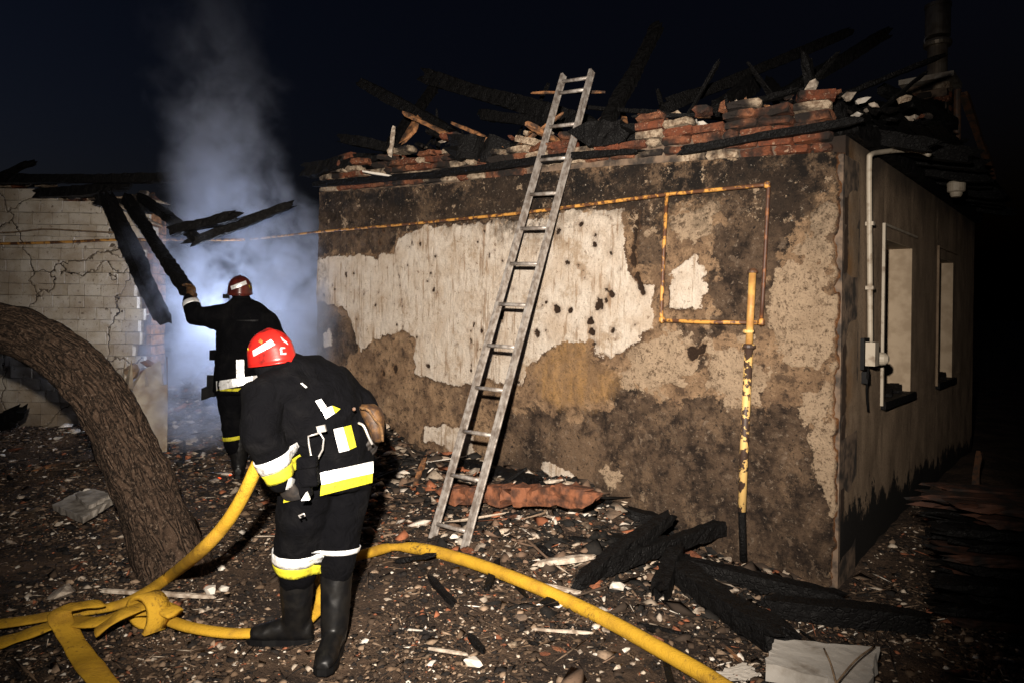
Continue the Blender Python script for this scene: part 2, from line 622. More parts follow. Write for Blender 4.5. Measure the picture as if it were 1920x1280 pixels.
dark = union(poly_sdf(WX, WZ, [(930, 790), (975, 765), (1090, 773), (1140, 768), (1152, 730), (1200, 728), (1245, 755), (1300, 740), (1420, 765), (1500, 760), (1560, 830), (1580, 1150), (900, 1100), (905, 860)]),
             poly_sdf(WX, WZ, [(585, 362), (1100, 315), (1580, 280), (1572, 345), (1545, 370), (1505, 415), (1480, 470), (1450, 520), (1440, 640), (1330, 625), (1330, 470), (1360, 370), (1255, 380), (1245, 500),
                               (1200, 530), (1183, 500), (1172, 396), (1056, 398), (970, 404), (872, 423), (794, 429), (747, 443), (740, 472), (585, 485)]),
             poly_sdf(WX, WZ, [(585, 560), (607, 566), (650, 585), (668, 620), (672, 660), (640, 690), (585, 680)]),
             poly_sdf(WX, WZ, [(1285, 625), (1330, 640), (1325, 690), (1295, 690)]),
             poly_sdf(WX, WZ, [(585, 760), (700, 770), (800, 850), (800, 950), (585, 950)])) + wob * 1.6
hole = np.full(WX.shape, -1.0)
for (hx, hy, hr) in [(1045, 580, 9), (1070, 582, 4), (1125, 570, 10), (1148, 555, 7), (1138, 562, 5), (1109, 603, 8), (1112, 622, 9), (1114, 642, 7), (1090, 425, 6), (1117, 440, 7), (1117, 460, 5), (1146, 473, 7),
                     (1062, 492, 5), (1098, 522, 4), (897, 455, 5), (740, 690, 8), (941, 590, 8), (1047, 436, 6), (1010, 628, 6), (930, 470, 3), (802, 527, 3), (905, 620, 4), (1150, 620, 4), (1010, 520, 3),
                     (885, 515, 3), (720, 700, 5), (1300, 660, 14), (1315, 655, 10)]:
    c = onwall(hx, hy)
    rr = hr / (FPX / (c - CAM).dot(FWD))
    hole = np.maximum(hole, rr - np.hypot(WX - c.x, (WZ - c.z) * 0.85))
hole = np.maximum(hole, 0.022 - line_dist(WX, WZ, [(1193, 395), (1190, 440), (1186, 490), (1196, 520), (1206, 548)]))
hole = np.maximum(hole, 0.006 - line_dist(WX, WZ, [(742, 470), (750, 520), (757, 580), (756, 625)]))
hole = np.maximum(hole, 0.006 - line_dist(WX, WZ, [(885, 620), (885, 700), (880, 760)]))
for k in range(150):
    hx, hz = RNG.uniform(XL, -1.4), RNG.uniform(1.0, 2.45)
    rr = abs(RNG.normal(0.004, 0.005)) + 0.002
    hole = np.maximum(hole, rr - np.hypot(WX - hx, (WZ - hz) * RNG.uniform(0.5, 1.0)))
hole = hole * 0.8 + 0.012 * nB + 0.009 * fbm(pp * 38.0, 37, 2).reshape(WX.shape) - 0.005
soot = smooth(0.62, 0.05, zlow(WX) - WZ + 0.16 * nA) * 0.9
soot = np.maximum(soot, smooth(0.55, 0.0, WZ + 0.15 * nA) * 0.55 * smooth(-0.2, -1.2, WX))
soot = np.maximum(soot, smooth(0.25, 0.0, WX - XL + 0.1 * nA) * 0.4)
edge = -WX + 0.02 * nB + 0.012 * nA          # broken corner
yoff = -0.010 * smooth(-0.003, 0.006, paint) - 0.005 * smooth(-0.003, 0.006, light) + 0.006 * smooth(-0.01, 0.01, dark) - 0.004 * smooth(-0.003, 0.006, ochre)
yoff = yoff + 0.022 * smooth(-0.004, 0.012, hole) - 0.005 * nA - 0.006 * nB * (0.3 + smooth(-0.01, 0.01, -paint)) + 0.05 * smooth(0.05, 0.0, edge)
yoff = np.where(WX > -1e-6, 0.06, yoff)
V = np.stack([WX, yoff - 0.004, WZ], -1).reshape(-1, 3)
I = np.arange(NXW * NZW).reshape(NXW, NZW)
F = np.stack([I[:-1, :-1], I[1:, :-1], I[1:, 1:], I[:-1, 1:]], -1).reshape(-1, 4)
me = mesh_from('plaster', V, F, True)
for nm, arr in (('paint', paint), ('light', light), ('ochre', ochre), ('dark', dark), ('hole', hole), ('soot', soot), ('edge', edge)):
    a = me.attributes.new(nm, 'FLOAT', 'POINT')
    a.data.foreach_set('value', arr.reshape(-1).astype(np.float32))
w = NT('layered_old_plaster')
fine = w.math('SUBTRACT', w.noise(90, 5, rough=0.7), 0.5)
mid = w.math('SUBTRACT', w.noise(22, 5, rough=0.65), 0.5)
edgy = w.math('ADD', w.math('MULTIPLY', fine, 0.030), w.math('MULTIPLY', mid, 0.035))
rag = w.math('SUBTRACT', w.noise(7, 9, rough=0.74), 0.5)
edgy2 = w.math('ADD', edgy, w.math('MULTIPLY', rag, 0.36))
edgy3 = w.math('ADD', edgy, w.math('MULTIPLY', rag, 0.13))
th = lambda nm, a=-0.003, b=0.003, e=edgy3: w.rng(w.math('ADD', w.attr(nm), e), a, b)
base = w.mix(w.rng(w.noise(4, 9, rough=0.72), 0.38, 0.62), (0.37, 0.240, 0.140), (0.175, 0.108, 0.064))
base = w.mix(w.rng(w.noise(1.7, 6, rough=0.7), 0.54, 0.66, 0, 0.5), base, (0.12, 0.08, 0.055))
base = w.mix(w.rng(fine, 0.10, 0.20), base, (0.085, 0.055, 0.036))
dk = w.mix(w.rng(w.noise(5, 10, rough=0.76), 0.40, 0.60), (0.022, 0.015, 0.0115), (0.120, 0.078, 0.050))
dk = w.mix(w.rng(w.noise(1.4, 8, rough=0.74), 0.50, 0.58, 0, 0.8), dk, (0.20, 0.130, 0.080))
n1 = w.noise(8, 10, rough=0.72)
n2 = w.noise(24, 8, rough=0.76)
mul = lambda a_, k_: w.math('MULTIPLY', a_, k_)
base = w.mix(mul(w.rng(n1, 0.415, 0.395), 0.65), base, (0.36, 0.25, 0.155))
base = w.mix(mul(w.rng(n1, 0.56, 0.58), 0.6), base, (0.075, 0.049, 0.033))
base = w.mix(mul(w.rng(n2, 0.565, 0.585), 0.8), base, (0.048, 0.032, 0.023))
dk = w.mix(mul(w.rng(n1, 0.43, 0.405), 0.7), dk, (0.165, 0.115, 0.078))
dk = w.mix(mul(w.rng(n2, 0.415, 0.40), 0.8), dk, (0.010, 0.008, 0.007))
dk = w.mix(mul(w.rng(n2, 0.59, 0.605), 0.75), dk, (0.24, 0.18, 0.13))
dk = w.mix(w.rng(w.noise(16, 3), 0.66, 0.70), dk, (0.028, 0.021, 0.017))
lt = w.mix(w.rng(w.noise(20, 9, rough=0.78), 0.50, 0.62), (0.43, 0.315, 0.21), (0.17, 0.115, 0.073))
lt = w.mix(w.rng(w.noise(3, 5), 0.5, 0.65, 0, 0.6), lt, (0.27, 0.185, 0.115))
oc = w.mix(w.rng(w.math('ADD', w.math('MULTIPLY', w.noise(1.0, 5, w.scalevec(w.pos, (12, 12, 3))), 0.6), w.math('MULTIPLY', w.noise(30, 7, rough=0.75), 0.4)), 0.40, 0.60), (0.44, 0.25, 0.095), (0.25, 0.15, 0.075))
stre = w.scalevec(w.pos, (30, 30, 2.6))
dr = w.math('ADD', w.math('MULTIPLY', w.noise(1.0, 6, stre, rough=0.65), 0.75), w.math('MULTIPLY', w.noise(2.6, 5), 0.28))
pt = w.mix(w.rng(w.noise(5, 5), 0.35, 0.72), (0.74, 0.645, 0.54), (0.60, 0.48, 0.365))
pt = w.mix(w.rng(dr, 0.535, 0.64, 0.0, 0.7), pt, (0.30, 0.185, 0.10))
pt = w.mix(w.rng(w.noise(95, 4, rough=0.7), 0.56, 0.70, 0, 0.5), pt, (0.33, 0.23, 0.15))
pt = w.mix(w.rng(w.noise(2.2, 10, rough=0.78), 0.53, 0.62, 0, 0.7), pt, (0.40, 0.28, 0.175))
pt = w.mix(w.rng(w.noise(20, 8, rough=0.76), 0.615, 0.635, 0, 0.75), pt, (0.19, 0.12, 0.072))
pt = w.mix(w.rng(w.noise(150, 2), 0.70, 0.74), pt, (0.12, 0.075, 0.045))
col = w.mix(th('dark', -0.012, 0.012, edgy2), base, dk)
col = w.mix(th('light', -0.006, 0.006, edgy2), col, lt)
col = w.mix(w.math('MULTIPLY', th('ochre', -0.05, 0.10, edgy2), 0.7), col, oc)
col = w.mix(w.math('MULTIPLY', th('paint', -0.030, -0.012), w.rng(w.noise(6, 5), 0.42, 0.6)), col, (0.10, 0.06, 0.036))  # brown old-coat rim round the paint, also painting in the lip's thin shadow line
col = w.mix(th('paint'), col, pt)
rim = w.math('MULTIPLY', w.rng(w.math('ADD', w.attr('hole'), edgy), -0.024, -0.004), 0.30)
col = w.mix(rim, col, (0.16, 0.075, 0.03))
col = w.mix(w.rng(w.math('ADD', w.attr('hole'), w.math('MULTIPLY', fine, 0.02)), -0.003, 0.003), col, (0.035, 0.020, 0.012))
sf = w.math('MULTIPLY', w.attr('soot'), w.rng(w.noise(5.0, 9, rough=0.75), 0.42, 0.55, 0.12, 1.1), True)
col = w.mix(sf, col, (0.012, 0.010, 0.009))
isl = w.noise(6.5, 10, rough=0.74)
sat = w.rng(w.attr('soot'), 0.1, 0.4)
col = w.mix(mul(mul(w.rng(isl, 0.585, 0.60), sat), 0.85), col, lt)
col = w.mix(mul(mul(w.rng(n2, 0.625, 0.64), sat), 0.8), col, (0.36, 0.29, 0.22))
col = w.mix(w.math('MULTIPLY', w.rng(w.noise(42, 3), 0.70, 0.735), w.rng(w.attr('soot'), 0.1, 0.5)), col, (0.42, 0.37, 0.31))
bk = w.mix(w.rng(w.noise(12, 4), 0.4, 0.65), (0.19, 0.08, 0.03), (0.03, 0.02, 0.015))
col = w.mix(w.rng(w.attr('edge'), 0.035, 0.022), col, bk)
grit = w.noise(80, 6, rough=0.8)
col = w.mix(w.math('MULTIPLY', w.rng(grit, 0.52, 0.66, 0, 0.75), w.rng(th('paint'), 0, 1, 1.0, 0.35)), col, (0.022, 0.015, 0.011))
col = w.mix(w.math('MULTIPLY', w.rng(w.noise(60, 5, rough=0.75), 0.62, 0.70, 0, 0.55), w.math('SUBTRACT', 1.0, th('paint'))), col, (0.40, 0.31, 0.22))
w.bump(w.math('ADD', w.math('ADD', w.math('MULTIPLY', grit, 0.8), n2), w.math('MULTIPLY', n1, 1.5)), 1.0, 0.026)
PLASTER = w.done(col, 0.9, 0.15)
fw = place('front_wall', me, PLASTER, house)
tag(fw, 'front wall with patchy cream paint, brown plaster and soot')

# solid core behind the plaster
mb = MB()
xs = np.linspace(XL, 0.0, 60)
rv = []
for x in xs:
    zt = float(min(ztop(x) - 0.07, zlow(x) + 0.16)) if x < -0.3 else float(zlow(x)) - 0.01
    rv += [(x, 0.03, -0.3), (x, WT, -0.3), (x, WT, zt), (x, 0.03, zt)]
fc = []
for i in range(len(xs) - 1):
    for k in range(4):
        fc.append((i * 4 + k, (i + 1) * 4 + k, (i + 1) * 4 + (k + 1) % 4, i * 4 + (k + 1) % 4))
fc += [(0, 1, 2, 3), tuple(len(rv) - 4 + k for k in (3, 2, 1, 0))]
core = link('wall_core', rv, fc, MORTAR, house)

# bricks above the plaster, one object each, sharing a few meshes
def brick_mesh(L, H, D, seed, rough=0.006, cf=0.93):
    bm = bmesh.new()
    bmesh.ops.create_cube(bm, size=1.0)
    bmesh.ops.subdivide_edges(bm, edges=bm.edges[:], cuts=1, use_grid_fill=True)
    r = random.Random(seed)
    for v in bm.verts:
        corner = sum(abs(c) > 0.4 for c in v.co) == 3
        k = cf if corner else 1.0
        v.co = Vector((v.co.x * L * k, v.co.y * D * k, v.co.z * H * k)) + Vector((r.uniform(-1, 1), r.uniform(-1, 1), r.uniform(-1, 1))) * rough
    me = bpy.data.meshes.new('brick')
    bm.to_mesh(me)
    bm.free()
    me.materials.append(BRICK)
    return me


BM = [brick_mesh(0.215, 0.055, 0.12, k, 0.0085, 0.9) for k in range(6)] + [brick_mesh(0.105, 0.055, 0.12, 20 + k, 0.0085, 0.88) for k in range(3)]
CH = 0.065
slope = (zlow(XL) - zlow(0.0)) / -XL
tilt = math.atan(slope)
for row in range(-1, 14):
    x = XL + (0.13 if row % 2 else 0.0)
    while x < -0.04:
        half = random.random() < 0.2 or x > -0.24
        L = 0.105 if half else 0.215
        xc = x + L / 2
        x += L + 0.013
        if x - 0.013 > 0.02:
            break
        z = float(zlow(0.0)) - xc * slope + 0.038 + row * CH
        if z < zlow(xc) + 0.02 or z > ztop(xc) + 0.02:
            continue
        if z > ztop(xc) - 0.09 and random.random() < 0.30:
            continue
        loose = z > ztop(xc) - 0.07
        m = random.choice(BM[6:] if half else BM[:6])
        r = Matrix.Rotation(tilt + random.gauss(0, 0.018) + (random.gauss(0, 0.10) if loose else 0), 4, 'Y') @ Matrix.Rotation(random.gauss(0, 0.02) + (random.gauss(0, 0.2) if loose else 0), 4, 'Z')
        place('brick', m, None, fw, Matrix.Translation((xc, 0.052 + random.gauss(0, 0.007), z)) @ r)

# ------------------------------------------------------------------ side wall with two deep windows
YB = 5.13
ys = [0.065, 1.01, 1.94, 2.98, 3.81, YB]
zs = [-0.3, 1.0, 2.16, 2.70]
mb = MB()
op = {(1, 1), (3, 1)}
for i in range(5):
    for j in range(3):
        if (i, j) in op:
            continue
        y0, y1, z0, z1 = ys[i], ys[i + 1], zs[j], zs[j + 1]
        n1, n2 = max(1, int((y1 - y0) / 0.05)), max(1, int((z1 - z0) / 0.05))
        vv, ff = [], []
        for a in range(n1 + 1):
            for b in range(n2 + 1):
                yy, zz = y0 + (y1 - y0) * a / n1, z0 + (z1 - z0) * b / n2
                k = 0.0 if (a in (0, n1) or b in (0, n2)) else 0.006 * float(vnoise([[0, yy * 4, zz * 4]], 5)[0])
                vv.append((k, yy, zz))
        for a in range(n1):
            for b in range(n2):
                q = a * (n2 + 1) + b
                ff.append((q, q + n2 + 1, q + n2 + 2, q + 1))
        mb.add(vv, ff)
        mb.add([(-WT, y0, z0), (-WT, y1, z0), (-WT, y1, z1), (-WT, y0, z1)], [(3, 2, 1, 0)])
mb.add([(0, ys[0], -0.3), (-WT, ys[0], -0.3), (-WT, ys[0], 2.7), (0, ys[0], 2.7)], [(0, 1, 2, 3)])
mb.add([(0, YB, -0.3), (-WT, YB, -0.3), (-WT, YB, 2.7), (0, YB, 2.7)], [(3, 2, 1, 0)])
mb.add([(0, ys[0], 2.7), (0, YB, 2.7), (-WT, YB, 2.7), (-WT, ys[0], 2.7)], [(0, 1, 2, 3)])
s = NT('sooty_side_render')
X_, Y_, Z_ = s.xyz()
streak = s.noise(1.0, 7, s.scalevec(s.pos, (5, 5, 2.2)), rough=0.7)
c_ = s.mix(s.rng(streak, 0.36, 0.66), (0.25, 0.180, 0.120), (0.145, 0.103, 0.068))
c_ = s.mix(s.rng(s.noise(70, 6, rough=0.8), 0.5, 0.66, 0, 0.6), c_, (0.04, 0.028, 0.02))
yel = s.math('MULTIPLY', s.rng(Y_, 0.42, 0.1), s.rng(s.noise(3, 4), 0.4, 0.7))
c_ = s.mix(yel, c_, (0.17, 0.085, 0.028))
c_ = s.mix(s.rng(s.math('ADD', Y_, s.math('MULTIPLY', s.noise(14, 4), 0.10)), 0.21, 0.17), c_, (0.035, 0.022, 0.015))
lim = s.math('ADD', s.math('SUBTRACT', 0.40, s.math('MULTIPLY', Y_, 0.035)), s.math('MULTIPLY', s.math('SUBTRACT', s.noise(1.0, 9, s.scalevec(s.pos, (4.5, 4.5, 2.6)), rough=0.78), 0.5), 1.0))
c_ = s.mix(s.rng(s.math('SUBTRACT', Z_, lim), 0.01, -0.01), c_, (0.010, 0.009, 0.008))
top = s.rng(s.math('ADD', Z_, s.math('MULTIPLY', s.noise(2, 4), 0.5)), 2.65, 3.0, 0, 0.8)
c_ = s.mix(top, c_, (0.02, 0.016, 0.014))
s.bump(s.noise(50, 7, rough=0.75), 0.8, 0.015)
SIDE = s.done(c_, 0.9, 0.15)
sw = mb.build('side_wall', SIDE, house)
tag(sw, 'grey-brown streaked side wall with two window openings')
REVEAL = simple('pale_window_reveal', (0.40, 0.31, 0.215), (0.30, 0.225, 0.15), 9, bump=0.25, bscale=50)
for k, (a, b) in enumerate(((1, 2), (3, 4))):
    y0, y1 = ys[a], ys[b]
    z0, z1 = zs[1], zs[2]
    wmb = MB()
    wmb.bbox(-WT + 0.02, -0.004, y1 - 0.004, y1 + 0.02, z0, z1)
    wmb.bbox(-WT + 0.02, -0.004, y0 - 0.02, y0 + 0.004, z0, z1)
    wmb.bbox(-WT + 0.02, -0.004, y0 - 0.02, y1 + 0.02, z1 - 0.004, z1 + 0.02)
    win = wmb.build('window', REVEAL, house)
    f = MB()
    xx = -0.26
    for (ya, yb, za, zb) in ((y0 + 0.006, y0 + 0.06, z0 + 0.02, z1 - 0.02), (y1 - 0.02, y1 - 0.008, z0 + 0.02, z1 - 0.02)):
        f.bbox(xx - 0.03, xx + 0.03, ya, yb, za, zb)
    f.build('frame', PALEWOOD if k == 0 else CHAR, win)
    MB().bbox(-WT + 0.03, 0.035, y0 - 0.03, y1 + 0.03, z0 - 0.05, z0 + 0.006).build('sill', CHAR, win)
    t = MB().bbox(0.004, 0.022, y0 - 0.055, y0 - 0.030, z0 - 0.02, z1 + 0.10)
    t.bbox(0.004, 0.022, y0 - 0.030, y1 + 0.06, z1 + 0.085, z1 + 0.10)
    t.build('surround', SIDE if k else PVC, win)
    for q in range(9):
        c = Vector((-0.2 + 0.18 * random.random(), y0 + 0.1 + (y1 - y0 - 0.15) * random.random(), z0 + 0.03))
        MB().box(c, (0.03, 0.02, 0), (-0.01, 0.05, 0.02), (0, 0, 0.02)).build('charcoal_lump', CHAR, win)
# the walls one sees through the openings
for nm, a in (('rear_wall', (XL, 0, YB - WT, YB - 0.003)), ('party_wall', (XL + 0.003, XL + WT, WT + 0.003, YB - WT - 0.003))):
    z1 = 2.5
    MB().bbox(a[0], a[1] - (WT + 0.003 if nm == 'rear_wall' else 0), a[2], a[3], -0.3, z1).build(nm, SOOT, house)


# burnt roof and ceiling fallen in between the walls
nxr, nyr = 90, 80
RX, RY = np.meshgrid(np.linspace(XL + 0.05, -0.06, nxr), np.linspace(0.20, YB - 0.1, nyr), indexing='ij')
rp = np.stack([RX, RY, RX * 0], -1).reshape(-1, 3)
rn = fbm(rp * 1.6, 81, 5).reshape(RX.shape)
rn2 = fbm(rp * 8.0, 85, 3).reshape(RX.shape)
edge_ = np.minimum(np.minimum(RX - XL, -RX), np.minimum(RY, YB - RY))
RZ = 2.50 + smooth(0.1, 1.3, edge_) * (0.55 + 0.22 * rn) + 0.06 * rn2 + 0.25 * smooth(-1.0, -5.0, RX)
Ir = np.arange(nxr * nyr).reshape(nxr, nyr)
link('collapsed_roof', np.stack([RX, RY, RZ], -1).reshape(-1, 3), np.stack([Ir[:-1, :-1], Ir[1:, :-1], Ir[1:, 1:], Ir[:-1, 1:]], -1).reshape(-1, 4), SOOT, house, False)

# ------------------------------------------------------------------ charred beams
def beam_mesh(p0, p1, w, h, seed, rough=0.10, taper=1.0, up=(0, 0, 1), step=0.045):
    p0, p1 = Vector(p0), Vector(p1)
    t = (p1 - p0)
    L = t.length
    t.normalize()
    u = Vector(up) - t * Vector(up).dot(t)
    if u.length < 1e-3:
        u = t.orthogonal()
    u.normalize()
    b = t.cross(u)
    n = max(4, int(L / step))
    sec = [(-1, -1), (-0.35, -1.03), (0.35, -1.03), (1, -1), (1.03, -0.35), (1.03, 0.35), (1, 1), (0.35, 1.03), (-0.35, 1.03), (-1, 1), (-1.03, 0.35), (-1.03, -0.35)]
    r = random.Random(seed)
    v, f = [], []
    for i in range(n + 1):
        q = i / n
        k = 1 - (1 - taper) * q
        if i in (0, n):
            k *= 0.8
        wa = w * 0.06 * (math.sin(q * 5.3 + seed) + 0.6 * math.sin(q * 11.7 + seed * 1.7))
        wb = h * 0.05 * (math.sin(q * 4.1 + seed * 2.3) + 0.6 * math.sin(q * 9.3 + seed * 0.7))
        k *= 1 + 0.08 * math.sin(q * 7.9 + seed * 3.1) * (1 if rough > 0.03 else 0)
        if rough <= 0.03:
            wa = wb = 0.0
        for a, c in sec:
            j = 1 + r.uniform(-rough, rough)
            v.append(p0 + t * (L * q + (r.uniform(-0.3, 0.3) * step if 0 < i < n else r.uniform(-1, 1) * w * 0.7)) + b * (a * w / 2 * k * j + wa) + u * (c * h / 2 * k * j + wb))
    m = len(sec)
    for i in range(n):
        for k in range(m):
            f.append((i * m + k, i * m + (k + 1) % m, (i + 1) * m + (k + 1) % m, (i + 1) * m + k))
    f.append(tuple(range(m - 1, -1, -1)))
    f.append(tuple(n * m + k for k in range(m)))
    return v, f


SEED = [100]


def beam(name, p0, p1, w, h, label, mat=CHAR, group=None, cat='beam', rough=0.10, taper=1.0, parent=None, up=(0, 0, 1)):
    SEED[0] += 1
    v, f = beam_mesh(p0, p1, w, h, SEED[0], rough, taper, up)
    o = link(name, v, f, mat, parent)
    if parent is None:
        tag(o, label, cat, group)
    return o


# wall plate running along the top of the front wall
wp = [onwall(592, 347, -0.03), onwall(830, 326, -0.03), onwall(1080, 292, -0.03), onwall(1200, 285, -0.03)]
beam('wall_plate', wp[0], wp[1], 0.07, 0.06, None, parent=house)
beam('wall_plate', wp[1], wp[2], 0.07, 0.06, None, parent=house)
beam('wall_plate', wp[2], wp[3], 0.07, 0.055, None, parent=house, taper=0.6)
beam('charred_batten', onwall(1278, 284, -0.04), onwall(1610, 225, -0.04), 0.05, 0.055, 'thin charred batten lying across the brick courses near the house corner', taper=0.8)

G1 = 'charred roof timbers on top of the walls'
top = [
    ((1128, 250, 5.6), (1232, 52, 6.6), 0.10, 0.09, 'lone charred rafter pointing steeply skyward right of the ladder top'),
    ((1245, 203, 6.2), (1590, 62, 7.2), 0.10, 0.09, 'upper of the two long charred rafters slanting up beside the metal flue'),
    ((1470, 178, 6.0), (1662, 62, 6.6), 0.11, 0.10, 'lower slanting charred rafter ending just left of the metal flue'),
    ((1345, 205, 5.4), (1412, 160, 5.9), 0.12, 0.12, 'short blistered charred stub rising behind the brick courses'),
    ((676, 155, 8.0), (850, 250, 7.2), 0.12, 0.11, 'charred rafter end poking up left above the ruined wall'),
    ((800, 146, 8.0), (1100, 230, 6.5), 0.16, 0.15, 'thick charred rafter silhouetted against the sky left of the ladder'),
    ((735, 268, 7.3), (815, 165, 8.0), 0.10, 0.09, 'short charred rafter crossing behind the slanted one above the wall'),
    ((575, 322, 7.8), (700, 300, 7.4), 0.16, 0.14, 'charred beam lump at the far left end of the house top'),
    ((640, 260, 7.6), (760, 282, 7.2), 0.12, 0.10, 'charred plank lying low over the left part of the wall top'),
    ((868, 276, 6.35), (944, 290, 6.15), 0.24, 0.22, 'blunt black beam end jutting over the middle of the wall'),
    ((1100, 262, 5.45), (1182, 250, 5.25), 0.20, 0.18, 'blunt black beam end jutting out right of the ladder'),
    ((1384, 222, 4.9), (1450, 218, 4.75), 0.15, 0.13, 'charred beam end sitting between two brick runs near the corner'),
    ((1250, 190, 6.2), (1400, 150, 6.6), 0.09, 0.08, 'faint charred roof lath behind the brick courses'),
    ((1560, 215, 4.6), (1760, 205, 6.4), 0.14, 0.13, 'dark roof timber lying from the corner towards the chimney'),
    ((1655, 168, 5.2), (1790, 232, 5.6), 0.06, 0.09, 'pale-ended board slanting down in front of the chimney'),
    ((905, 215, 7.0), (1050, 238, 6.2), 0.10, 0.10, 'charred timber lying flat left of the ladder top'),
    ((1440, 150, 6.9), (1480, 205, 6.2), 0.07, 0.07, 'thin charred strut under the slanting rafters'),
]
for a, b, w_, h_, lab in top:
    beam('charred_rafter', at(*a), at(*b), w_, h_, lab, group=G1)
G2 = 'scorched planks on top of the walls'
for a, b, w_, h_, m, lab in [
    ((758, 212, 6.9), (868, 268, 6.35), 0.06, 0.035, WOOD, 'orange scorched plank slanting down from left of the ladder'),
    ((850, 232, 6.6), (945, 274, 6.05), 0.04, 0.03, WOOD, 'thin pale-edged scorched lath above the black beam end'),
    ((732, 292, 6.8), (738, 240, 6.9), 0.035, 0.03, PALEWOOD, 'short upright splintered stick on the left wall top'),
    ((760, 262, 6.9), (782, 228, 7.0), 0.12, 0.04, WOOD, 'broad orange scorched board standing on the left wall top'),
    ((998, 175, 6.4), (1132, 173, 5.9), 0.018, 0.02, WOOD, 'thin brown stick lying level behind the ladder top'),
    ((682, 322, 6.95), (730, 330, 6.85), 0.03, 0.02, SHARDW, 'small pale lath resting on the left end brick courses'),
]:
    beam('scorched_plank', at(*a), at(*b), w_, h_, lab, m, G2, 'plank', 0.15)

# ------------------------------------------------------------------ roof edge over the side wall
mb = MB()
RB = beam_mesh((-0.05, 0.12, 2.77), (-0.02, 5.2, 2.77), 0.16, 0.12, 77)
er = link('eaves_beam', RB[0], RB[1], CHAR, house)
for k in range(9):
    y = 0.75 + k * 0.5
    v, f = beam_mesh((-0.5, y, 2.97), (0.42 + random.uniform(-0.12, 0.1), y + random.uniform(-0.1, 0.1), 2.74 + random.uniform(-0.03, 0.03)), 0.08, 0.10, 200 + k)
    link('rafter_end', v, f, CHAR, house)
for k in range(8):
    x = -0.38 + k * 0.105
    v, f = beam_mesh((x, 0.55 + random.uniform(-0.1, 0.2), 3.06 - (x + 0.5) * 0.25), (x, 4.9 + random.uniform(-0.4, 0.2), 3.06 - (x + 0.5) * 0.25), 0.095, 0.025, 230 + k, 0.05)
    link('roof_board', v, f, CHAR, house)

# ------------------------------------------------------------------ chimney, flue, poles
dC = 7.9
cc = at(1744, 200, dC)
ch = thing('chimney', (cc.x, cc.y, 2.6), 'squat brick chimney with a pale slab cap behind the house corner', 'chimney')
zc1 = at(1740, 158, dC).z
ax, ay = Vector((1, 0, 0)), Vector((0, 1, 0))
MB().box((cc.x, cc.y, (2.5 + zc1 - 0.035) / 2), ax * 0.19, ay * 0.19, UPV * ((zc1 - 0.07 - 2.5) / 2)).build('stack', MORTAR, ch)
CB = [brick_mesh(0.245, 0.066, 0.12, 40 + k, 0.004) for k in range(2)]
r = 0
zz = 2.62
while zz < zc1 - 0.07:
    for (dx, dy, rot) in ((-0.075 if r % 2 else 0.065, -0.155, 0), (0.155, 0.065 if r % 2 else -0.075, math.pi / 2)):
        place('brick', random.choice(CB), None, ch, Matrix.Translation((cc.x + dx, cc.y + dy, zz)) @ Matrix.Rotation(rot, 4, 'Z'))
    zz += 0.076
    r += 1
MB().box((cc.x, cc.y, zc1), ax * 0.265, ay * 0.265, UPV * 0.028).build('cap_slab', CONC, ch)
fb = at(1757, 148, dC)
zf = lambda py: at(1757, py, dC).z
flu = thing('metal_flue', (fb.x, fb.y, zc1 + 0.03), 'round metal flue with a wider top section standing on the chimney', 'flue')
MB().lathe((fb.x, fb.y, zc1 + 0.027), UPV, [(0.10, 0), (0.10, zf(80) - zc1)], 24).build('lower_pipe', GALV, flu, False)
MB().lathe((fb.x, fb.y, zf(88)), UPV, [(0.137, 0), (0.145, 0.035), (0.137, 0.06)], 24).build('collar', GALV, flu)
MB().lathe((fb.x, fb.y, zf(70)), UPV, [(0.127, 0), (0.127, zf(14) - zf(70))], 24).build('upper_pipe', GALV, flu)
MB().lathe((fb.x, fb.y, zf(15)), UPV, [(0.135, 0), (0.135, 0.035), (0.07, 0.06)], 24).build('rain_cap', GALV, flu)
hp = [Vector((fb.x, fb.y, 0)) - RGT * (0.10 + 0.05 * math.sin(t)) + UPV * (zf(86) + 0.05 * (1 - math.cos(t))) for t in np.linspace(0, math.pi, 8)]
MB().tube(hp, 0.008, 8).build('wire_bracket', STEEL, flu)

mp = onside(1793, 356, 0.24)
zt = onside(1793, 165, 0.24).z
mast = thing('cable_mast', (mp.x, mp.y, mp.z), 'dark upright service mast with a white ceramic insulator at its foot', 'mast')
MB().tube([(mp.x, mp.y, mp.z + 0.02), (mp.x, mp.y, zt)], 0.028, 12).build('pole', IRON, mast)
MB().lathe((mp.x, mp.y, mp.z - 0.06), UPV, [(0.035, 0), (0.045, 0.02), (0.045, 0.035), (0.065, 0.045), (0.068, 0.11), (0.058, 0.125)], 20).build('insulator', PVC, mast)
MB().box((mp.x - 0.14, mp.y, mp.z + 0.35), (0.15, 0, 0), (0, 0.015, 0), (0, 0, 0.02)).build('bracket', IRON, mast)
beam('rusty_pole', onside(1808, 178, 0.35), onside(1862, 332, 0.42), 0.05, 0.05, 'rusty brown pole leaning off the eaves right of the chimney', IRON, None, 'pole', 0.04)

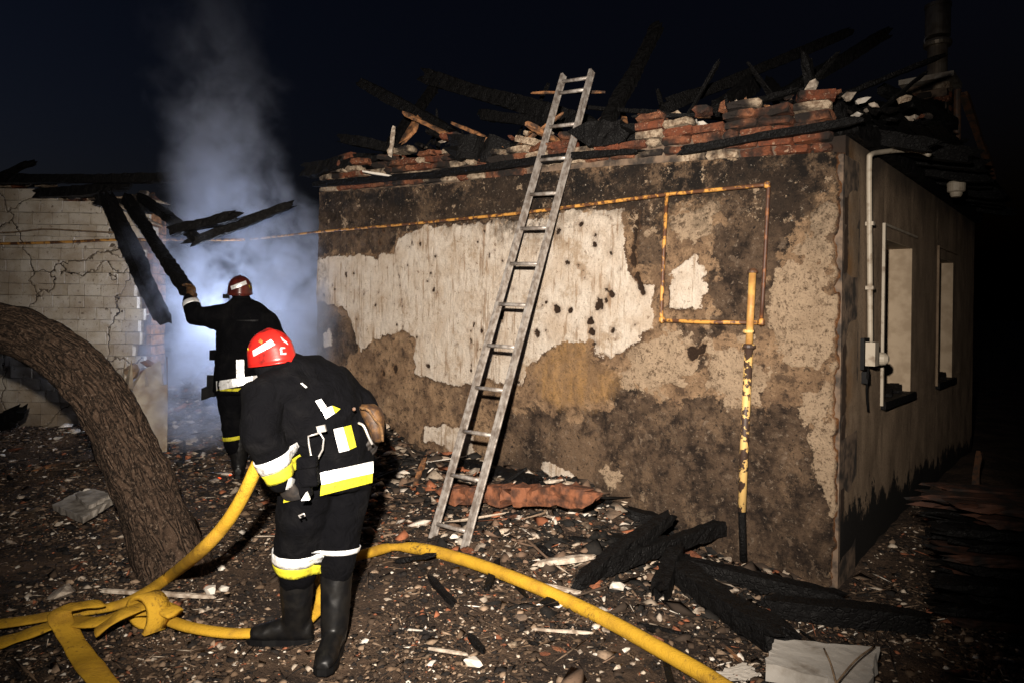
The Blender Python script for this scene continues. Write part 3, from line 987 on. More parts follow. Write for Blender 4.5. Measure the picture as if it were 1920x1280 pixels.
# white conduit on the side wall, meter box
cp = [onside(1632, 648, 0.03), onside(1631, 500, 0.03), onside(1630, 400, 0.03), onside(1630, 305, 0.03), onside(1633, 291, 0.035), onside(1650, 286, 0.05), onside(1690, 282, 0.12), onside(1722, 283, 0.22), onside(1742, 290, 0.30)]
cd = thing('conduit', cp[0], 'pale conduit pipe rising up the side wall and bending over the eaves', 'conduit')
MB().tube(catmull(cp, 6), 0.017, 12).build('pipe', PVC, cd, True)
for py in (420, 540):
    q = onside(1631, py, 0.03)
    MB().bbox(0.008, 0.056, q.y - 0.022, q.y + 0.022, q.z - 0.012, q.z + 0.012).build('clip', PVC, cd)
b0 = onside(1630, 663, 0.05)
jb = thing('junction_box', (0.02, b0.y, b0.z - 0.1), 'small pale electrical junction box beside the nearer side window', 'box')
MB().bbox(0.012, 0.035, b0.y - 0.065, b0.y + 0.065, b0.z - 0.10, b0.z + 0.10).build('back_plate', BLACKP, jb)
MB().bbox(0.038, 0.095, b0.y - 0.045, b0.y + 0.045, b0.z - 0.075, b0.z + 0.075).build('housing', PVC, jb)
q = onside(1651, 672, 0.06)
MB().lathe((0.02, q.y, q.z), (1, 0, 0), [(0.03, 0), (0.045, 0.03), (0.04, 0.07), (0.02, 0.09)], 16).build('socket', PVC, jb, False)
wr = [onside(1628, 690, 0.05), onside(1627, 705, 0.05), onside(1625, 735, 0.03), onside(1628, 770, 0.02)]
MB().tube(catmull(wr, 4), 0.008, 8).build('burnt_wire', CHAR, jb, True)
MB().bbox(0.012, 0.05, b0.y - 0.03, b0.y + 0.03, b0.z - 0.19, b0.z - 0.115).build('gland', BLACKP, jb)


# ------------------------------------------------------------------ gas pipes on the front wall
def wl(*pts, y=-0.05):
    return [onwall(a, b, y) for a, b in pts]


gp = thing('gas_pipe', onwall(1240, 600, -0.05), 'rusty yellow gas pipe run and square loop fixed to the front wall', 'pipe')
run = wl((470, 449), (600, 435), (760, 421), (985, 399), (1250, 365), (1425, 348), (1436, 347))
MB().tube(run, 0.013, 10).build('main_run', GASPIPE, gp, True)
lp = wl((1250, 365), (1244, 480), (1240, 590), (1243, 601), (1320, 604), (1420, 605))
MB().tube(lp, 0.013, 10).build('drop', GASPIPE, gp, True)
rp = wl((1436, 347), (1441, 352), (1436, 450), (1430, 560), (1427, 603))
MB().tube(rp, 0.012, 10).build('drop', pipe_material('rusted_gas_paint', (0.20, 0.075, 0.025), (0.06, 0.025, 0.014), 0.45, 0.65), gp, True)
for a, b in ((1438, 347), (1241, 600), (1428, 604)):
    p = onwall(a, b, -0.05)
    MB().lathe(p - UPV * 0.022, UPV, [(0.012, 0), (0.021, 0.008), (0.021, 0.036), (0.012, 0.044)], 12).build('elbow', GASPIPE, gp)
for a, b in ((640, 431), (820, 415), (1130, 381), (1330, 357)):
    p = onwall(a, b, -0.02)
    MB().box(p, (0.008, 0, 0), (0, 0.04, 0), (0, 0, 0.012)).build('bracket', IRON, gp)
ri = thing('gas_riser', onwall(1393, 1050, -0.06), 'thick flaking yellow gas riser standing from the ground by the front wall', 'pipe')
q0, q1, qm, q2, q3, q4 = wl((1394, 1050), (1391, 958), (1396, 820), (1404, 652), (1404, 654), (1411, 512), y=-0.07)
MB().tube([q0, q1], 0.024, 14).build('foot', CHAR, ri, True)
MB().tube([q1 + UPV * 0.002, qm, q2], 0.027, 14).build('stem', RISER, ri, True)
MB().lathe(q2 - UPV * 0.005, UPV, [(0.030, 0), (0.042, 0.008), (0.042, 0.024), (0.030, 0.032)], 14).build('flange', RISER, ri)
MB().tube([q3, q4], 0.023, 14).build('sleeve', simple('faded_yellow_gas_paint', (0.52, 0.31, 0.085), (0.35, 0.17, 0.05), 14, 0.55, 0.4, bump=0.1), ri, True)
MB().lathe(q4, UPV, [(0.032, 0), (0.034, 0.012), (0.015, 0.03)], 14).build('cap', IRON, ri)
p = onwall(1404, 625, -0.07)
MB().lathe(p, UPV, [(0.030, 0), (0.037, 0.006), (0.037, 0.02), (0.030, 0.026)], 14).build('flange', RISER, ri)

# ------------------------------------------------------------------ annex wall on the left, block by block
dA = 8.5
A1 = at(279, 450, dA)
A0 = at(-160, 450, dA)
AD = RGT
AN = -FWD
an = thing('annex_wall', ((A0.x + A1.x) / 2, (A0.y + A1.y) / 2, 0), 'cracked whitewashed block wall of the ruined outbuilding behind the tree', 'wall')
La = (A1 - A0).length
n = NT('cracked_whitewash')
cw = n.mix(n.rng(n.noise(3.5, 5), 0.35, 0.68), (0.56, 0.50, 0.41), (0.37, 0.30, 0.22))
cw = n.mix(n.rng(n.noise(24, 5), 0.58, 0.74), cw, (0.13, 0.09, 0.06))
X_, Y_, Z_ = n.xyz()
cw = n.mix(n.rng(n.math('ADD', Z_, n.math('MULTIPLY', n.noise(3, 4), 1.0)), 1.15, 0.75, 0, 0.75), cw, (0.12, 0.085, 0.055))
wv = n.t.nodes.new('ShaderNodeVectorMath')
wv.operation = 'MULTIPLY_ADD'
nz = n.noise(3.0, 4, out=1)
n.t.links.new(nz, wv.inputs[0])
wv.inputs[1].default_value = (0.45, 0.45, 0.45)
n.t.links.new(n.pos, wv.inputs[2])
ed = n.voro(1.15, wv.outputs[0], 'DISTANCE_TO_EDGE')
cw = n.mix(n.rng(n.math('ADD', ed, n.math('MULTIPLY', n.noise(6, 4), 0.016)), 0.0165, 0.0125), cw, (0.02, 0.013, 0.009))
cw = n.mix(n.rng(n.rand(), 0.3, 1.0, 0, 0.45), cw, (0.34, 0.27, 0.19))
cw = n.mix(n.rng(n.noise(90, 6, rough=0.8), 0.52, 0.68, 0, 0.5), cw, (0.06, 0.042, 0.03))
n.bump(n.math('ADD', n.math('MULTIPLY', n.rng(ed, 0.0, 0.02), 1.5), n.noise(50, 5, rough=0.7)), 0.6, 0.012)
WHITEWASH = n.done(cw, 0.9, 0.15)
Ao = Vector((A0.x, A0.y, 0))


def annex_top(s):
    px = -160 + s / La * (279 + 160)
    y = np.interp(px, [-160, 0, 80, 100, 190, 280], [345, 352, 352, 375, 392, 372])
    return at(px, float(y), dA).z


def blk_mesh(L, H, D, seed):
    me = brick_mesh(L, H, D, seed, 0.0022, 0.99)
    me.name = 'block'
    me.materials.clear()
    me.materials.append(WHITEWASH)
    return me


BW = [0.23, 0.195, 0.26, 0.165]
BL = {L: [blk_mesh(L, 0.139, 0.16, 60 + int(L * 100) + k) for k in range(2)] for L in BW}
RA = Matrix.Rotation(math.atan2(AD.y, AD.x), 4, 'Z')
z = 0.0
row = 0
while z < 3.2:
    s_ = 0.0
    while s_ < La - 0.05:
        L = random.choice(BW)
        c = s_ + L / 2
        if s_ + L > La + 0.04:
            break
        if z + 0.07 < annex_top(c) + random.uniform(-0.03, 0.05):
            p = Ao + AD * c - AN * (0.08 + random.gauss(0, 0.004))
            place('block', random.choice(BL[L]), None, an, Matrix.Translation((p.x, p.y, z + 0.07)) @ RA @ Matrix.Rotation(random.gauss(0, 0.006), 4, 'Y'))
        s_ += L + 0.008
    z += 0.1435
    row += 1
# core and burnt return end
pc = Ao + AD * (La / 2 - 0.02) - AN * 0.26
MB().box((pc.x, pc.y, 1.40), AD * (La / 2 - 0.03), AN * 0.14, UPV * 1.55).build('wall_core', MORTAR, an)
pe = Ao + AD * (La - 0.01) - AN * 0.22
eb = MB()
for k in range(22):
    eb.box((pe.x, pe.y, 0.07 + k * 0.125), AD * (0.022 + 0.012 * random.random()), AN * 0.17, UPV * (0.055))
eb.build('broken_end', WOOD, an)
# bricks bared along its top
for k in range(58):
    s_ = La * (0.25 + 0.75 * random.random())
    p = Ao + AD * s_ - AN * (0.02 + 0.2 * random.random())
    zz = annex_top(s_) + 0.03 + 0.08 * random.random()
    place('brick', random.choice(BM), None, an, Matrix.Translation((p.x, p.y, zz)) @ RA @ Matrix.Rotation(random.gauss(0, 0.25), 4, 'Y') @ Matrix.Rotation(random.gauss(0, 0.4), 4, 'Z'))
G3 = 'charred timbers fallen from the annex roof'
for a, b, w_, h_, lab in [
    ((200, 372, 7.9), (308, 600, 7.4), 0.15, 0.12, 'broad charred rafter hanging steeply off the annex wall, the leftmost of the two'),
    ((236, 370, 7.9), (355, 552, 6.62), 0.10, 0.09, 'charred rafter hanging down to the far firefighter\'s raised glove'),
    ((262, 368, 7.9), (368, 446, 6.95), 0.09, 0.08, 'charred batten slanting right from the annex roof remains'),
    ((315, 436, 7.0), (442, 404, 6.9), 0.11, 0.09, 'upper short charred beam sticking out level into the smoke'),
    ((352, 456, 7.0), (545, 385, 7.3), 0.11, 0.09, 'lower long charred beam slanting up through the smoke'),
    ((-60, 338, 8.2), (345, 334, 8.0), 0.11, 0.10, 'long charred log lying along the annex wall top'),
    ((70, 364, 8.3), (240, 350, 8.2), 0.12, 0.11, 'second charred log tucked under the long one on the annex'),
    ((0, 330, 8.2), (62, 305, 8.2), 0.07, 0.06, 'short stick standing up at the left end of the annex top'),
    ((0, 800, 7.6), (36, 768, 7.4), 0.13, 0.12, 'charred beam butt leaning on the annex foot at the left picture edge'),
    ((180, 375, 8.1), (300, 392, 8.1), 0.12, 0.11, 'charred stub under the hanging rafters on the annex top'),
]:
    beam('charred_timber', at(*a), at(*b), w_, h_, lab, group=G3)
for a, b, lab in (((225, 385, 7.95), (292, 420, 7.8), 'pale splintered board wedged among the annex rafters'), ((272, 372, 8.0), (312, 382, 7.9), 'small pale board end at the right of the annex top')):
    beam('splintered_board', at(*a), at(*b), 0.09, 0.02, lab, PALEWOOD, 'splintered boards on the annex', 'plank', 0.15)
# pipes along the annex
ap = thing('annex_pipe', at(0, 452, 8.38), 'slim yellow pipe running level along the whitewashed annex wall', 'pipe')
MB().tube(catmull([at(-160, 456, 8.40), at(0, 457, 8.40), at(120, 454, 8.40), at(212, 450, 8.40), at(300, 450, 8.35), at(458, 450, 8.2)], 4), 0.016, 10).build('pipe', GASPIPE, ap, True)
cb = MB().tube(catmull([at(-160, 436, 8.42), at(0, 437, 8.42), at(80, 430, 8.42), at(150, 433, 8.42), at(225, 437, 8.42)], 4), 0.009, 8).build('cable', TWIG, None, True)
tag(cb, 'thin sagging cable above the yellow pipe on the annex wall', 'cable')

# ------------------------------------------------------------------ concrete post with stones on it
dP = 7.5
pb = at(268, 850, dP)
zt = at(268, 714, dP).z
po = thing('concrete_post', (pb.x, pb.y, 0), 'square concrete gate post in front of the annex end', 'post')
d1 = (RGT * 0.75 - FWD * 0.66).normalized()
d2 = Vector((-d1.y, d1.x, 0))
v, f = beam_mesh((pb.x, pb.y, -0.1), (pb.x, pb.y, zt), 0.36, 0.36, 5, 0.015, 0.97, d1)
link('shaft', v, f, simple('pale_weathered_concrete', (0.42, 0.36, 0.27), (0.24, 0.18, 0.12), 6, 0.9, 0.2, bump=0.6, bscale=50), po)


def hull(npts, seed, sx=1, sy=1, sz=1):
    bm = bmesh.new()
    r = random.Random(seed)
    for k in range(npts):
        q = Vector((r.gauss(0, 1), r.gauss(0, 1), r.gauss(0, 1))).normalized() * r.uniform(0.8, 1.05)
        bm.verts.new((q.x * sx, q.y * sy, q.z * sz))
    g = bmesh.ops.convex_hull(bm, input=bm.verts)
    bmesh.ops.delete(bm, geom=[e for e in g['geom_interior'] if isinstance(e, bmesh.types.BMVert)], context='VERTS')
    me = bpy.data.meshes.new('fragment')
    bm.to_mesh(me)
    bm.free()
    return me


def stone(name, p, size, label, cat, mat, group=None, seed=1, rot=0.0):
    me = hull(22, seed, *size)
    o = place(name, me, mat, None, Matrix.Translation(p) @ Matrix.Rotation(rot, 4, 'Z'))
    return tag(o, label, cat, group)


TAN = simple('tan_stone', (0.28, 0.19, 0.11), (0.16, 0.10, 0.06), 14, bump=0.5)
RUST = simple('red_rust_stone', (0.20, 0.09, 0.045), (0.10, 0.045, 0.025), 14, bump=0.5)
stone('stone', Vector((pb.x, pb.y, zt + 0.09)) - RGT * 0.13, (0.11, 0.10, 0.10), 'rounded tan stone on the left of the concrete post', 'stone', TAN, None, 3)
stone('stone', Vector((pb.x, pb.y, zt + 0.07)) + RGT * 0.02 - FWD * 0.0, (0.08, 0.08, 0.075), 'lower reddish stone of the pair piled on the concrete post', 'stone', RUST, None, 4)
stone('stone', Vector((pb.x, pb.y, zt + 0.18)) + RGT * 0.03, (0.10, 0.075, 0.05), 'flat reddish stone topping the pile on the concrete post', 'stone', RUST, None, 5)
rd = at(313, 830, 7.6)
o = MB().tube([(rd.x, rd.y, 0.1), at(314, 750, 7.6), at(313, 668, 7.6)], 0.006, 8).build('steel_rod', IRON)
tag(o, 'thin upright rod standing in smoke beside the concrete post', 'rod')

# ------------------------------------------------------------------ tree trunk bending away to the left
tp = [(336, 1092, 4.32, 0.26), (318, 1040, 4.33, 0.21), (282, 950, 4.34, 0.175), (243, 860, 4.36, 0.165), (205, 775, 4.40, 0.160), (155, 700, 4.44, 0.155), (85, 646, 4.48, 0.15), (0, 610, 4.52, 0.145), (-110, 585, 4.55, 0.14), (-260, 540, 4.6, 0.13), (-420, 420, 4.7, 0.12)]
path = catmull([at(a, b, c) for a, b, c, d in tp], 14)
rad = np.interp(np.linspace(0, len(tp) - 1, len(path)), range(len(tp)), [q[3] * 1.0 for q in tp])
SEGT = 64
m = MB().tube(path, list(map(float, rad)), SEGT)
P3 = np.array([tuple(v) for v in m.v])
nr = len(path)
cen = np.repeat(np.array([tuple(p) for p in path]), SEGT, 0)
ang = np.tile(np.arange(SEGT) / SEGT * 2 * math.pi, nr)
lng = np.repeat(np.arange(nr) * 0.045, SEGT)
q = np.stack([np.cos(ang) * 4.2, np.sin(ang) * 4.2, lng * 1.6], -1)
ridge = np.abs(fbm(q * 1.5, 40, 4)) * 0.14 + fbm(q * 0.35, 44, 2) * 0.13
for kn_, (ka, kl) in enumerate(((1.2, 1.6), (3.4, 3.0), (5.0, 4.2), (0.4, 2.7))):
    da = np.abs((ang - ka + np.pi) % (2 * np.pi) - np.pi) / 0.5
    dl_ = (lng - kl) / 0.16
    rr2 = da ** 2 + dl_ ** 2
    ridge = ridge + 0.22 * np.exp(-rr2) - 0.20 * np.exp(-rr2 * 6)
P3 = cen + (P3 - cen) * (0.95 + ridge)[:, None]
nb = NT('furrowed_bark')
lv = nb.attr('bark', 'Vector')
vb = nb.voro(1.0, lv, 'DISTANCE_TO_EDGE')
nf = nb.noise(45, 6, rough=0.75)
nb.bump(nb.math('ADD', nb.math('MULTIPLY', nb.rng(vb, 0.0, 0.35), 0.8), nb.math('MULTIPLY', nf, 1.3)), 1.0, 0.02)
cb_ = nb.mix(nb.rng(nb.math('ADD', vb, nb.math('MULTIPLY', nb.math('SUBTRACT', nf, 0.5), 0.9)), -0.06, 0.26), (0.010, 0.007, 0.005), (0.080, 0.051, 0.034))
cb_ = nb.mix(nb.rng(nb.noise(60, 6, rough=0.75), 0.53, 0.66), cb_, (0.17, 0.12, 0.085))
BARK = nb.done(cb_, 0.9, 0.15)
tbase = path[1]
tree = thing('tree', (tbase.x, tbase.y, 0), 'leaning bare tree trunk with furrowed bark in front of the annex', 'tree')
tr = link('trunk', P3, m.f, BARK, tree, True)
a = tr.data.attributes.new('bark', 'FLOAT_VECTOR', 'POINT')
qa = np.stack([np.cos(ang) * 5.2, np.sin(ang) * 5.2, lng * 3.6], -1)
wq = np.stack([fbm(qa * 0.9, 50, 3), fbm(qa * 0.9, 60, 3), fbm(qa * 0.5, 70, 2)], -1)
a.data.foreach_set('vector', (qa + wq * np.array([1.1, 1.1, 1.6])).astype(np.float32).reshape(-1))

# ------------------------------------------------------------------ ladder
def lad(px, py):
    # plane through the ladder: y = -1.16 + 0.386 z
    r = ray(px, py)
    k = 0.386
    t = (-1.16 + k * CAM.z - CAM.y) / (r.y - k * r.z)
    return CAM + r * t


Lb, Rb, Lt, Rt = lad(808, 1018), lad(869, 1034), lad(1057, 141), lad(1110, 133)
ld = thing('ladder', (Lb + Rb) / 2, 'narrow aluminium ladder leaning against the ruined house wall', 'ladder')
up = (Lt - Lb).normalized()
acr = (Rb - Lb)
acr = (acr - up * acr.dot(up)).normalized()
nrm = acr.cross(up)
for nm, a, b in (('stile', Lb, Lt), ('stile', Rb, Rt)):
    t = (b - a).normalized()
    c = (a + b) / 2
    mbx = MB().box(c, t * ((b - a).length / 2), acr * 0.0085, nrm * 0.023)
    for s_ in (-1, 1):
        mbx.box(c + nrm * (0.025 * s_), t * ((b - a).length / 2 - 0.002), acr * 0.0125, nrm * 0.0035)
    st = mbx.build(nm, ALU, ld)
    MB().box(a - t * 0.004, t * 0.022, acr * 0.019, nrm * 0.036).build('foot', BLACKP, st)
rl = [(845, 990), (868, 895), (893, 812), (917, 729), (940, 649), (962, 571), (983, 494), (1003, 427), (1022, 362), (1041, 296), (1058, 233), (1075, 169), (1081, 147)]
Ln = (Lt - Lb).length
for px, py in rl:
    # height along the ladder from the rung's own row
    m_ = lad(px, py)
    f = (m_ - Lb).dot(up) / Ln
    a, b = Lb.lerp(Lt, f), Rb.lerp(Rt, (m_ - Lb).dot(up) / Ln)
    MB().tube([a, b], 0.0145, 10).build('rung', ALU, ld, True)


# ------------------------------------------------------------------ hoses
def hosept(px, py, lift=0.045):
    p = onz(px, py, 0.045)
    for k in range(3):
        z = gz1(p.x, p.y) + lift
        p = onz(px, py, z)
    return p


hB = [hosept(*q) for q in [(318, 1163), (360, 1176), (430, 1186), (500, 1184), (560, 1172)]] + [hosept(596, 1140, 0.06), hosept(606, 1105, 0.10), hosept(600, 1068, 0.12)] + [hosept(*q) for q in [(640, 1050), (690, 1036), (738, 1025), (800, 1030), (880, 1052), (970, 1085), (1060, 1124), (1150, 1168), (1240, 1218), (1330, 1270), (1440, 1345), (1560, 1440)]]
hp_ = catmull(hB, 10)
rr = []
for i, p in enumerate(hp_):
    k = i / len(hp_) * (len(hB) - 1)
    r = 0.037 if k > 8.5 else 0.035
    if abs(k - 10) < 0.25:
        r *= 0.86
    rr.append(r)
fx = [float(np.interp(i / len(hp_) * (len(hB) - 1), [0, 4, 5, 7, 8, 9.4, 10, 10.6, 20], [0.6, 0.6, 0.5, 0.5, 0.7, 0.9, 0.7, 1.0, 1.0])) for i in range(len(hp_))]
o = MB().tube(hp_, rr, 18, fx, up=(0, 0, 1)).build('fire_hose', HOSE, None, True)
tag(o, 'long yellow fire hose curving right past the ladder foot', 'hose')
hA = [at(530, 790, 3.22), at(505, 825, 3.14), at(482, 872, 3.12)] + [at(455, 930, 3.16), at(420, 985, 3.24), at(372, 1036, 3.36)] + [hosept(320, 1078, 0.05), hosept(270, 1112), hosept(215, 1135), hosept(120, 1150), hosept(20, 1166), hosept(-140, 1185)]
hp_ = catmull(hA, 10)
rr = [float(np.interp(i / len(hp_) * (len(hA) - 1), [0, 3, 6, 8, 9, 12], [0.029, 0.030, 0.034, 0.040, 0.053, 0.053])) for i in range(len(hp_))]
fx = [float(np.interp(i / len(hp_) * (len(hA) - 1), [0, 6, 7.5, 9, 12], [1, 0.95, 0.6, 0.28, 0.28])) for i in range(len(hp_))]
hosA = MB().tube(hp_, rr, 18, fx, up=(0, 0, 1)).build('fire_hose', HOSE, None, True)
tag(hosA, 'yellow fire hose rising from the ground to the near firefighter\'s hand', 'hose')


def ribbon(pts, w, name, label, flat=0.22, up=(0, 0, 1), n=10):
    pth = catmull(pts, n)
    rr = [w * (1 + 0.05 * math.sin(i * 0.31) + 0.02 * math.sin(i * 0.83)) for i in range(len(pth))]
    o = MB().tube(pth, rr, 16, [flat * (1 + 0.3 * math.sin(i * 0.7)) for i in range(len(pth))], up).build(name, HOSE, None, True)
    return tag(o, label, 'hose')


ribbon([hosept(300, 1140, 0.09), hosept(240, 1148, 0.10), hosept(180, 1165, 0.09), hosept(120, 1165, 0.07), hosept(50, 1188, 0.05), hosept(-20, 1212, 0.04), hosept(-140, 1260, 0.04)], 0.058, 'flat_hose', 'flattened yellow hose running off to the bottom left picture edge')
ribbon([hosept(190, 1130, 0.10), hosept(140, 1136, 0.13), hosept(112, 1150, 0.13), hosept(125, 1180, 0.08), hosept(150, 1222, 0.04), hosept(180, 1262, 0.03), hosept(235, 1330, 0.03), hosept(290, 1390, 0.03)], 0.052, 'flat_hose', 'flattened yellow hose falling towards the camera at bottom left')
# the folded loop
lc = hosept(278, 1150, 0.10)
lpp = [lc + UPV * (0.095 * math.sin(t)) + (RGT * 0.075 + FWD * 0.0) * math.cos(t) + FWD * (0.03 * t - 0.05) for t in np.linspace(-0.6, 2 * math.pi * 0.9, 14)]
o = MB().tube(catmull(lpp, 5), 0.045, 16, 0.26, up=None).build('hose_loop', HOSE, None, True)
pth = catmull(lpp, 5)
o.data.clear_geometry()
# flat strap following the loop: width along FWD
v, f = [], []
for i, p in enumerate(pth):
    rd_ = (p - lc)
    rd_ = (rd_ - FWD * rd_.dot(FWD)).normalized()
    wd = 0.05
    for a_, b_ in ((-1, -1), (-0.9, 0), (-1, 1), (1, 1), (0.9, 0), (1, -1)):
        v.append(p + (FWD * 0.8 + RGT * 0.6) * (b_ * wd) + rd_ * (a_ * 0.009))
for i in range(len(pth) - 1):
    for k in range(6):
        f.append((i * 6 + k, i * 6 + (k + 1) % 6, (i + 1) * 6 + (k + 1) % 6, (i + 1) * 6 + k))
c0 = WM[o].translation
o.data.from_pydata([tuple(q - c0) for q in v], [], f)
o.data.polygons.foreach_set('use_smooth', [True] * len(o.data.polygons))
tag(o, 'folded loop of yellow hose lying left of the firefighter\'s boot', 'hose')
ribbon([hosept(330, 1150, 0.10), hosept(290, 1132, 0.14), hosept(230, 1150, 0.15), hosept(180, 1185, 0.10)], 0.05, 'flat_hose', 'short crumpled fold of flat yellow hose beside the loop', 0.25)

# ------------------------------------------------------------------ people
def body_mesh(name, parts, voxel=0.013, folds=0.012, smooth_it=5, fscale=0.16):
    mb = MB()
    for p in parts:
        p(mb)
    me = mesh_from(name, mb.v, mb.f)
    bm = bmesh.new(); bm.from_mesh(me)
    bmesh.ops.recalc_face_normals(bm, faces=bm.faces[:])
    bm.to_mesh(me); bm.free()
    o = bpy.data.objects.new('tmp', me)
    COL.objects.link(o)
    r = o.modifiers.new('r', 'REMESH'); r.mode = 'VOXEL'; r.voxel_size = voxel
    s_ = o.modifiers.new('s', 'SMOOTH'); s_.factor = 0.5; s_.iterations = smooth_it
    dg = bpy.context.evaluated_depsgraph_get()
    dg.update()
    ev = o.evaluated_get(dg)
    out = bpy.data.meshes.new_from_object(ev)
    bpy.data.objects.remove(o)
    n = len(out.vertices)
    co = np.empty(n * 3); out.vertices.foreach_get('co', co); co = co.reshape(-1, 3)
    no = np.empty(n * 3); out.vertices.foreach_get('normal', no); no = no.reshape(-1, 3)
    if folds:
        d = fbm(co / fscale + 0.8 * np.stack([fbm(co / 0.3, 5, 2)] * 3, -1), 90, 3)
        d2 = 1 - np.abs(fbm(co / (fscale * 0.7), 95, 2)) * 1.6
        co = co + no * (folds * (0.5 * d + 0.5 * d2))[:, None]
        out.vertices.foreach_set('co', co.reshape(-1))
    out.name = name
    out.polygons.foreach_set('use_smooth', [True] * len(out.polygons))
    out.update()
    return out


def limb(pts):
    """pts: (Vector, radius) chain with rounded ends"""
    def go(mb):
        P = [p for p, r in pts]
        R = [r for p, r in pts]
        t0 = (P[0] - P[1]).normalized(); t1 = (P[-1] - P[-2]).normalized()
        PP = [P[0] + t0 * R[0] * 0.9, P[0] + t0 * R[0] * 0.6] + P + [P[-1] + t1 * R[-1] * 0.6, P[-1] + t1 * R[-1] * 0.9]
        RR = [R[0] * 0.35, R[0] * 0.78] + R + [R[-1] * 0.78, R[-1] * 0.35]
        mb.tube(PP, RR, 18)
    return go


def loftp(rings):
    return lambda mb: mb.loft(rings)


def ball(c, r, X=None, Y=None, Z=None):
    X = X or Vector((1, 0, 0)); Y = Y or Vector((0, 1, 0)); Z = Z or Vector((0, 0, 1))
    r = (r, r, r) if isinstance(r, (int, float)) else r
    def go(mb):
        rings = []
        for k in range(1, 12):
            a = math.pi * k / 12
            rings.append((c - Z * (r[2] * math.cos(a)), X * (r[0] * math.sin(a)), Y * (r[1] * math.sin(a))))
        mb.loft(rings)
    return go


def tree_of(me):
    return BVHTree.FromPolygons([v.co.copy() for v in me.vertices], [tuple(p.vertices) for p in me.polygons])


def band(bvh, c, axis, h, rmax, off=0.007, seg=48, rows=3, arc=None, refdir=None):
    """a strip of tape wrapped round a limb, resting on the cloth"""
    axis = axis.normalized()
    a = refdir - axis * refdir.dot(axis) if refdir else axis.orthogonal()
    a.normalize()
    b = axis.cross(a)
    lo, hi = arc if arc else (0, 2 * math.pi)
    ns = seg if arc is None else seg
    V_, F_ = [], []
    closed = arc is None
    cols = ns if closed else ns + 1
    for j in range(rows + 1):
        cj = c + axis * (h * (j / rows - 0.5))
        for k in range(cols):
            t = lo + (hi - lo) * k / ns
            d = a * math.cos(t) + b * math.sin(t)
            hit = bvh.ray_cast(cj + d * rmax, -d)
            V_.append((hit[0] if hit[0] is not None else cj + d * rmax * 0.7) + d * off)
    for j in range(rows):
        for k in range(ns):
            k2 = (k + 1) % cols
            F_.append((j * cols + k, j * cols + k2, (j + 1) * cols + k2, (j + 1) * cols + k))
    # smooth radial jumps a little
    return V_, F_


def patch(bvh, quad, off=0.006, nu=8, nv=8):
    """tape sewn on the cloth: quad given as four photo pixels, laid on the body surface"""
    q = [np.array(p, float) for p in quad]
    V_, F_ = [], []
    last = None
    for j in range(nv + 1):
        for i in range(nu + 1):
            u, v = i / nu, j / nv
            p = (q[0] * (1 - u) + q[1] * u) * (1 - v) + (q[3] * (1 - u) + q[2] * u) * v
            d = ray(p[0], p[1]).normalized()
            hit = bvh.ray_cast(CAM, d)
            if hit[0] is not None:
                t = hit[3]
                V_.append([d, t])
                last = t
            else:
                V_.append([d, None])
    ts = [t for d, t in V_ if t is not None]
    med = sorted(ts)[len(ts) // 2] if ts else 3.0
    out = []
    for d, t in V_:
        if t is None or abs(t - med) > 0.12:
            t = med
        out.append(CAM + d * (t - off))
    for j in range(nv):
        for i in range(nu):
            k = j * (nu + 1) + i
            F_.append((k, k + 1, k + nu + 2, k + nu + 1))
    # thickness
    n_ = len(out)
    back = [p + ray(960, 585) * 0.004 for p in out]
    return out + back, F_ + [tuple(i + n_ for i in reversed(f_)) for f_ in F_]


def glove(wrist, fdir, palm_n, size=1.0, curl=0.9, thumb_side=1):
    """a gloved hand: palm, four curled fingers of unequal length and a thumb"""
    fdir = fdir.normalized()
    palm_n = (palm_n - fdir * palm_n.dot(fdir)).normalized()
    sd = fdir.cross(palm_n) * thumb_side
    parts = []
    s_ = size
    parts.append(loftp([(wrist, sd * 0.034 * s_, palm_n * 0.026 * s_), (wrist + fdir * 0.03 * s_, sd * 0.042 * s_, palm_n * 0.024 * s_), (wrist + fdir * 0.08 * s_, sd * 0.047 * s_, palm_n * 0.021 * s_), (wrist + fdir * 0.10 * s_, sd * 0.044 * s_, palm_n * 0.018 * s_)]))
    for k, (o_, L) in enumerate(((0.034, 0.075), (0.0115, 0.085), (-0.0115, 0.08), (-0.034, 0.062))):
        p = wrist + fdir * 0.092 * s_ + sd * o_ * s_
        d = fdir.copy()
        pts = [(p, 0.0115 * s_)]
        for j in range(3):
            ang_ = curl * (0.8 + 0.1 * k)
            d = (d * math.cos(ang_) + palm_n * math.sin(ang_)).normalized() if j else (d * math.cos(ang_ * 0.7) + palm_n * math.sin(ang_ * 0.7)).normalized()
            p = p + d * (L / 3 * s_ * 1.05)
            d_ = d
            pts.append((p, (0.011 - 0.001 * j) * s_))
            n_ = d.cross(sd * thumb_side)
            palm_n2 = palm_n - d * palm_n.dot(d)
            d = d
        parts.append(limb(pts))
    t0 = wrist + fdir * 0.03 * s_ + sd * 0.036 * s_
    t1 = t0 + (sd * 0.7 + fdir * 0.6 + palm_n * 0.35).normalized() * 0.04 * s_
    t2 = t1 + (sd * 0.1 + fdir * 0.8 + palm_n * 0.7).normalized() * 0.035 * s_
    parts.append(limb([(t0, 0.015 * s_), (t1, 0.0125 * s_), (t2, 0.010 * s_)]))
    return body_mesh('glove', parts, 0.005 * max(size, 1), 0.0, 2)


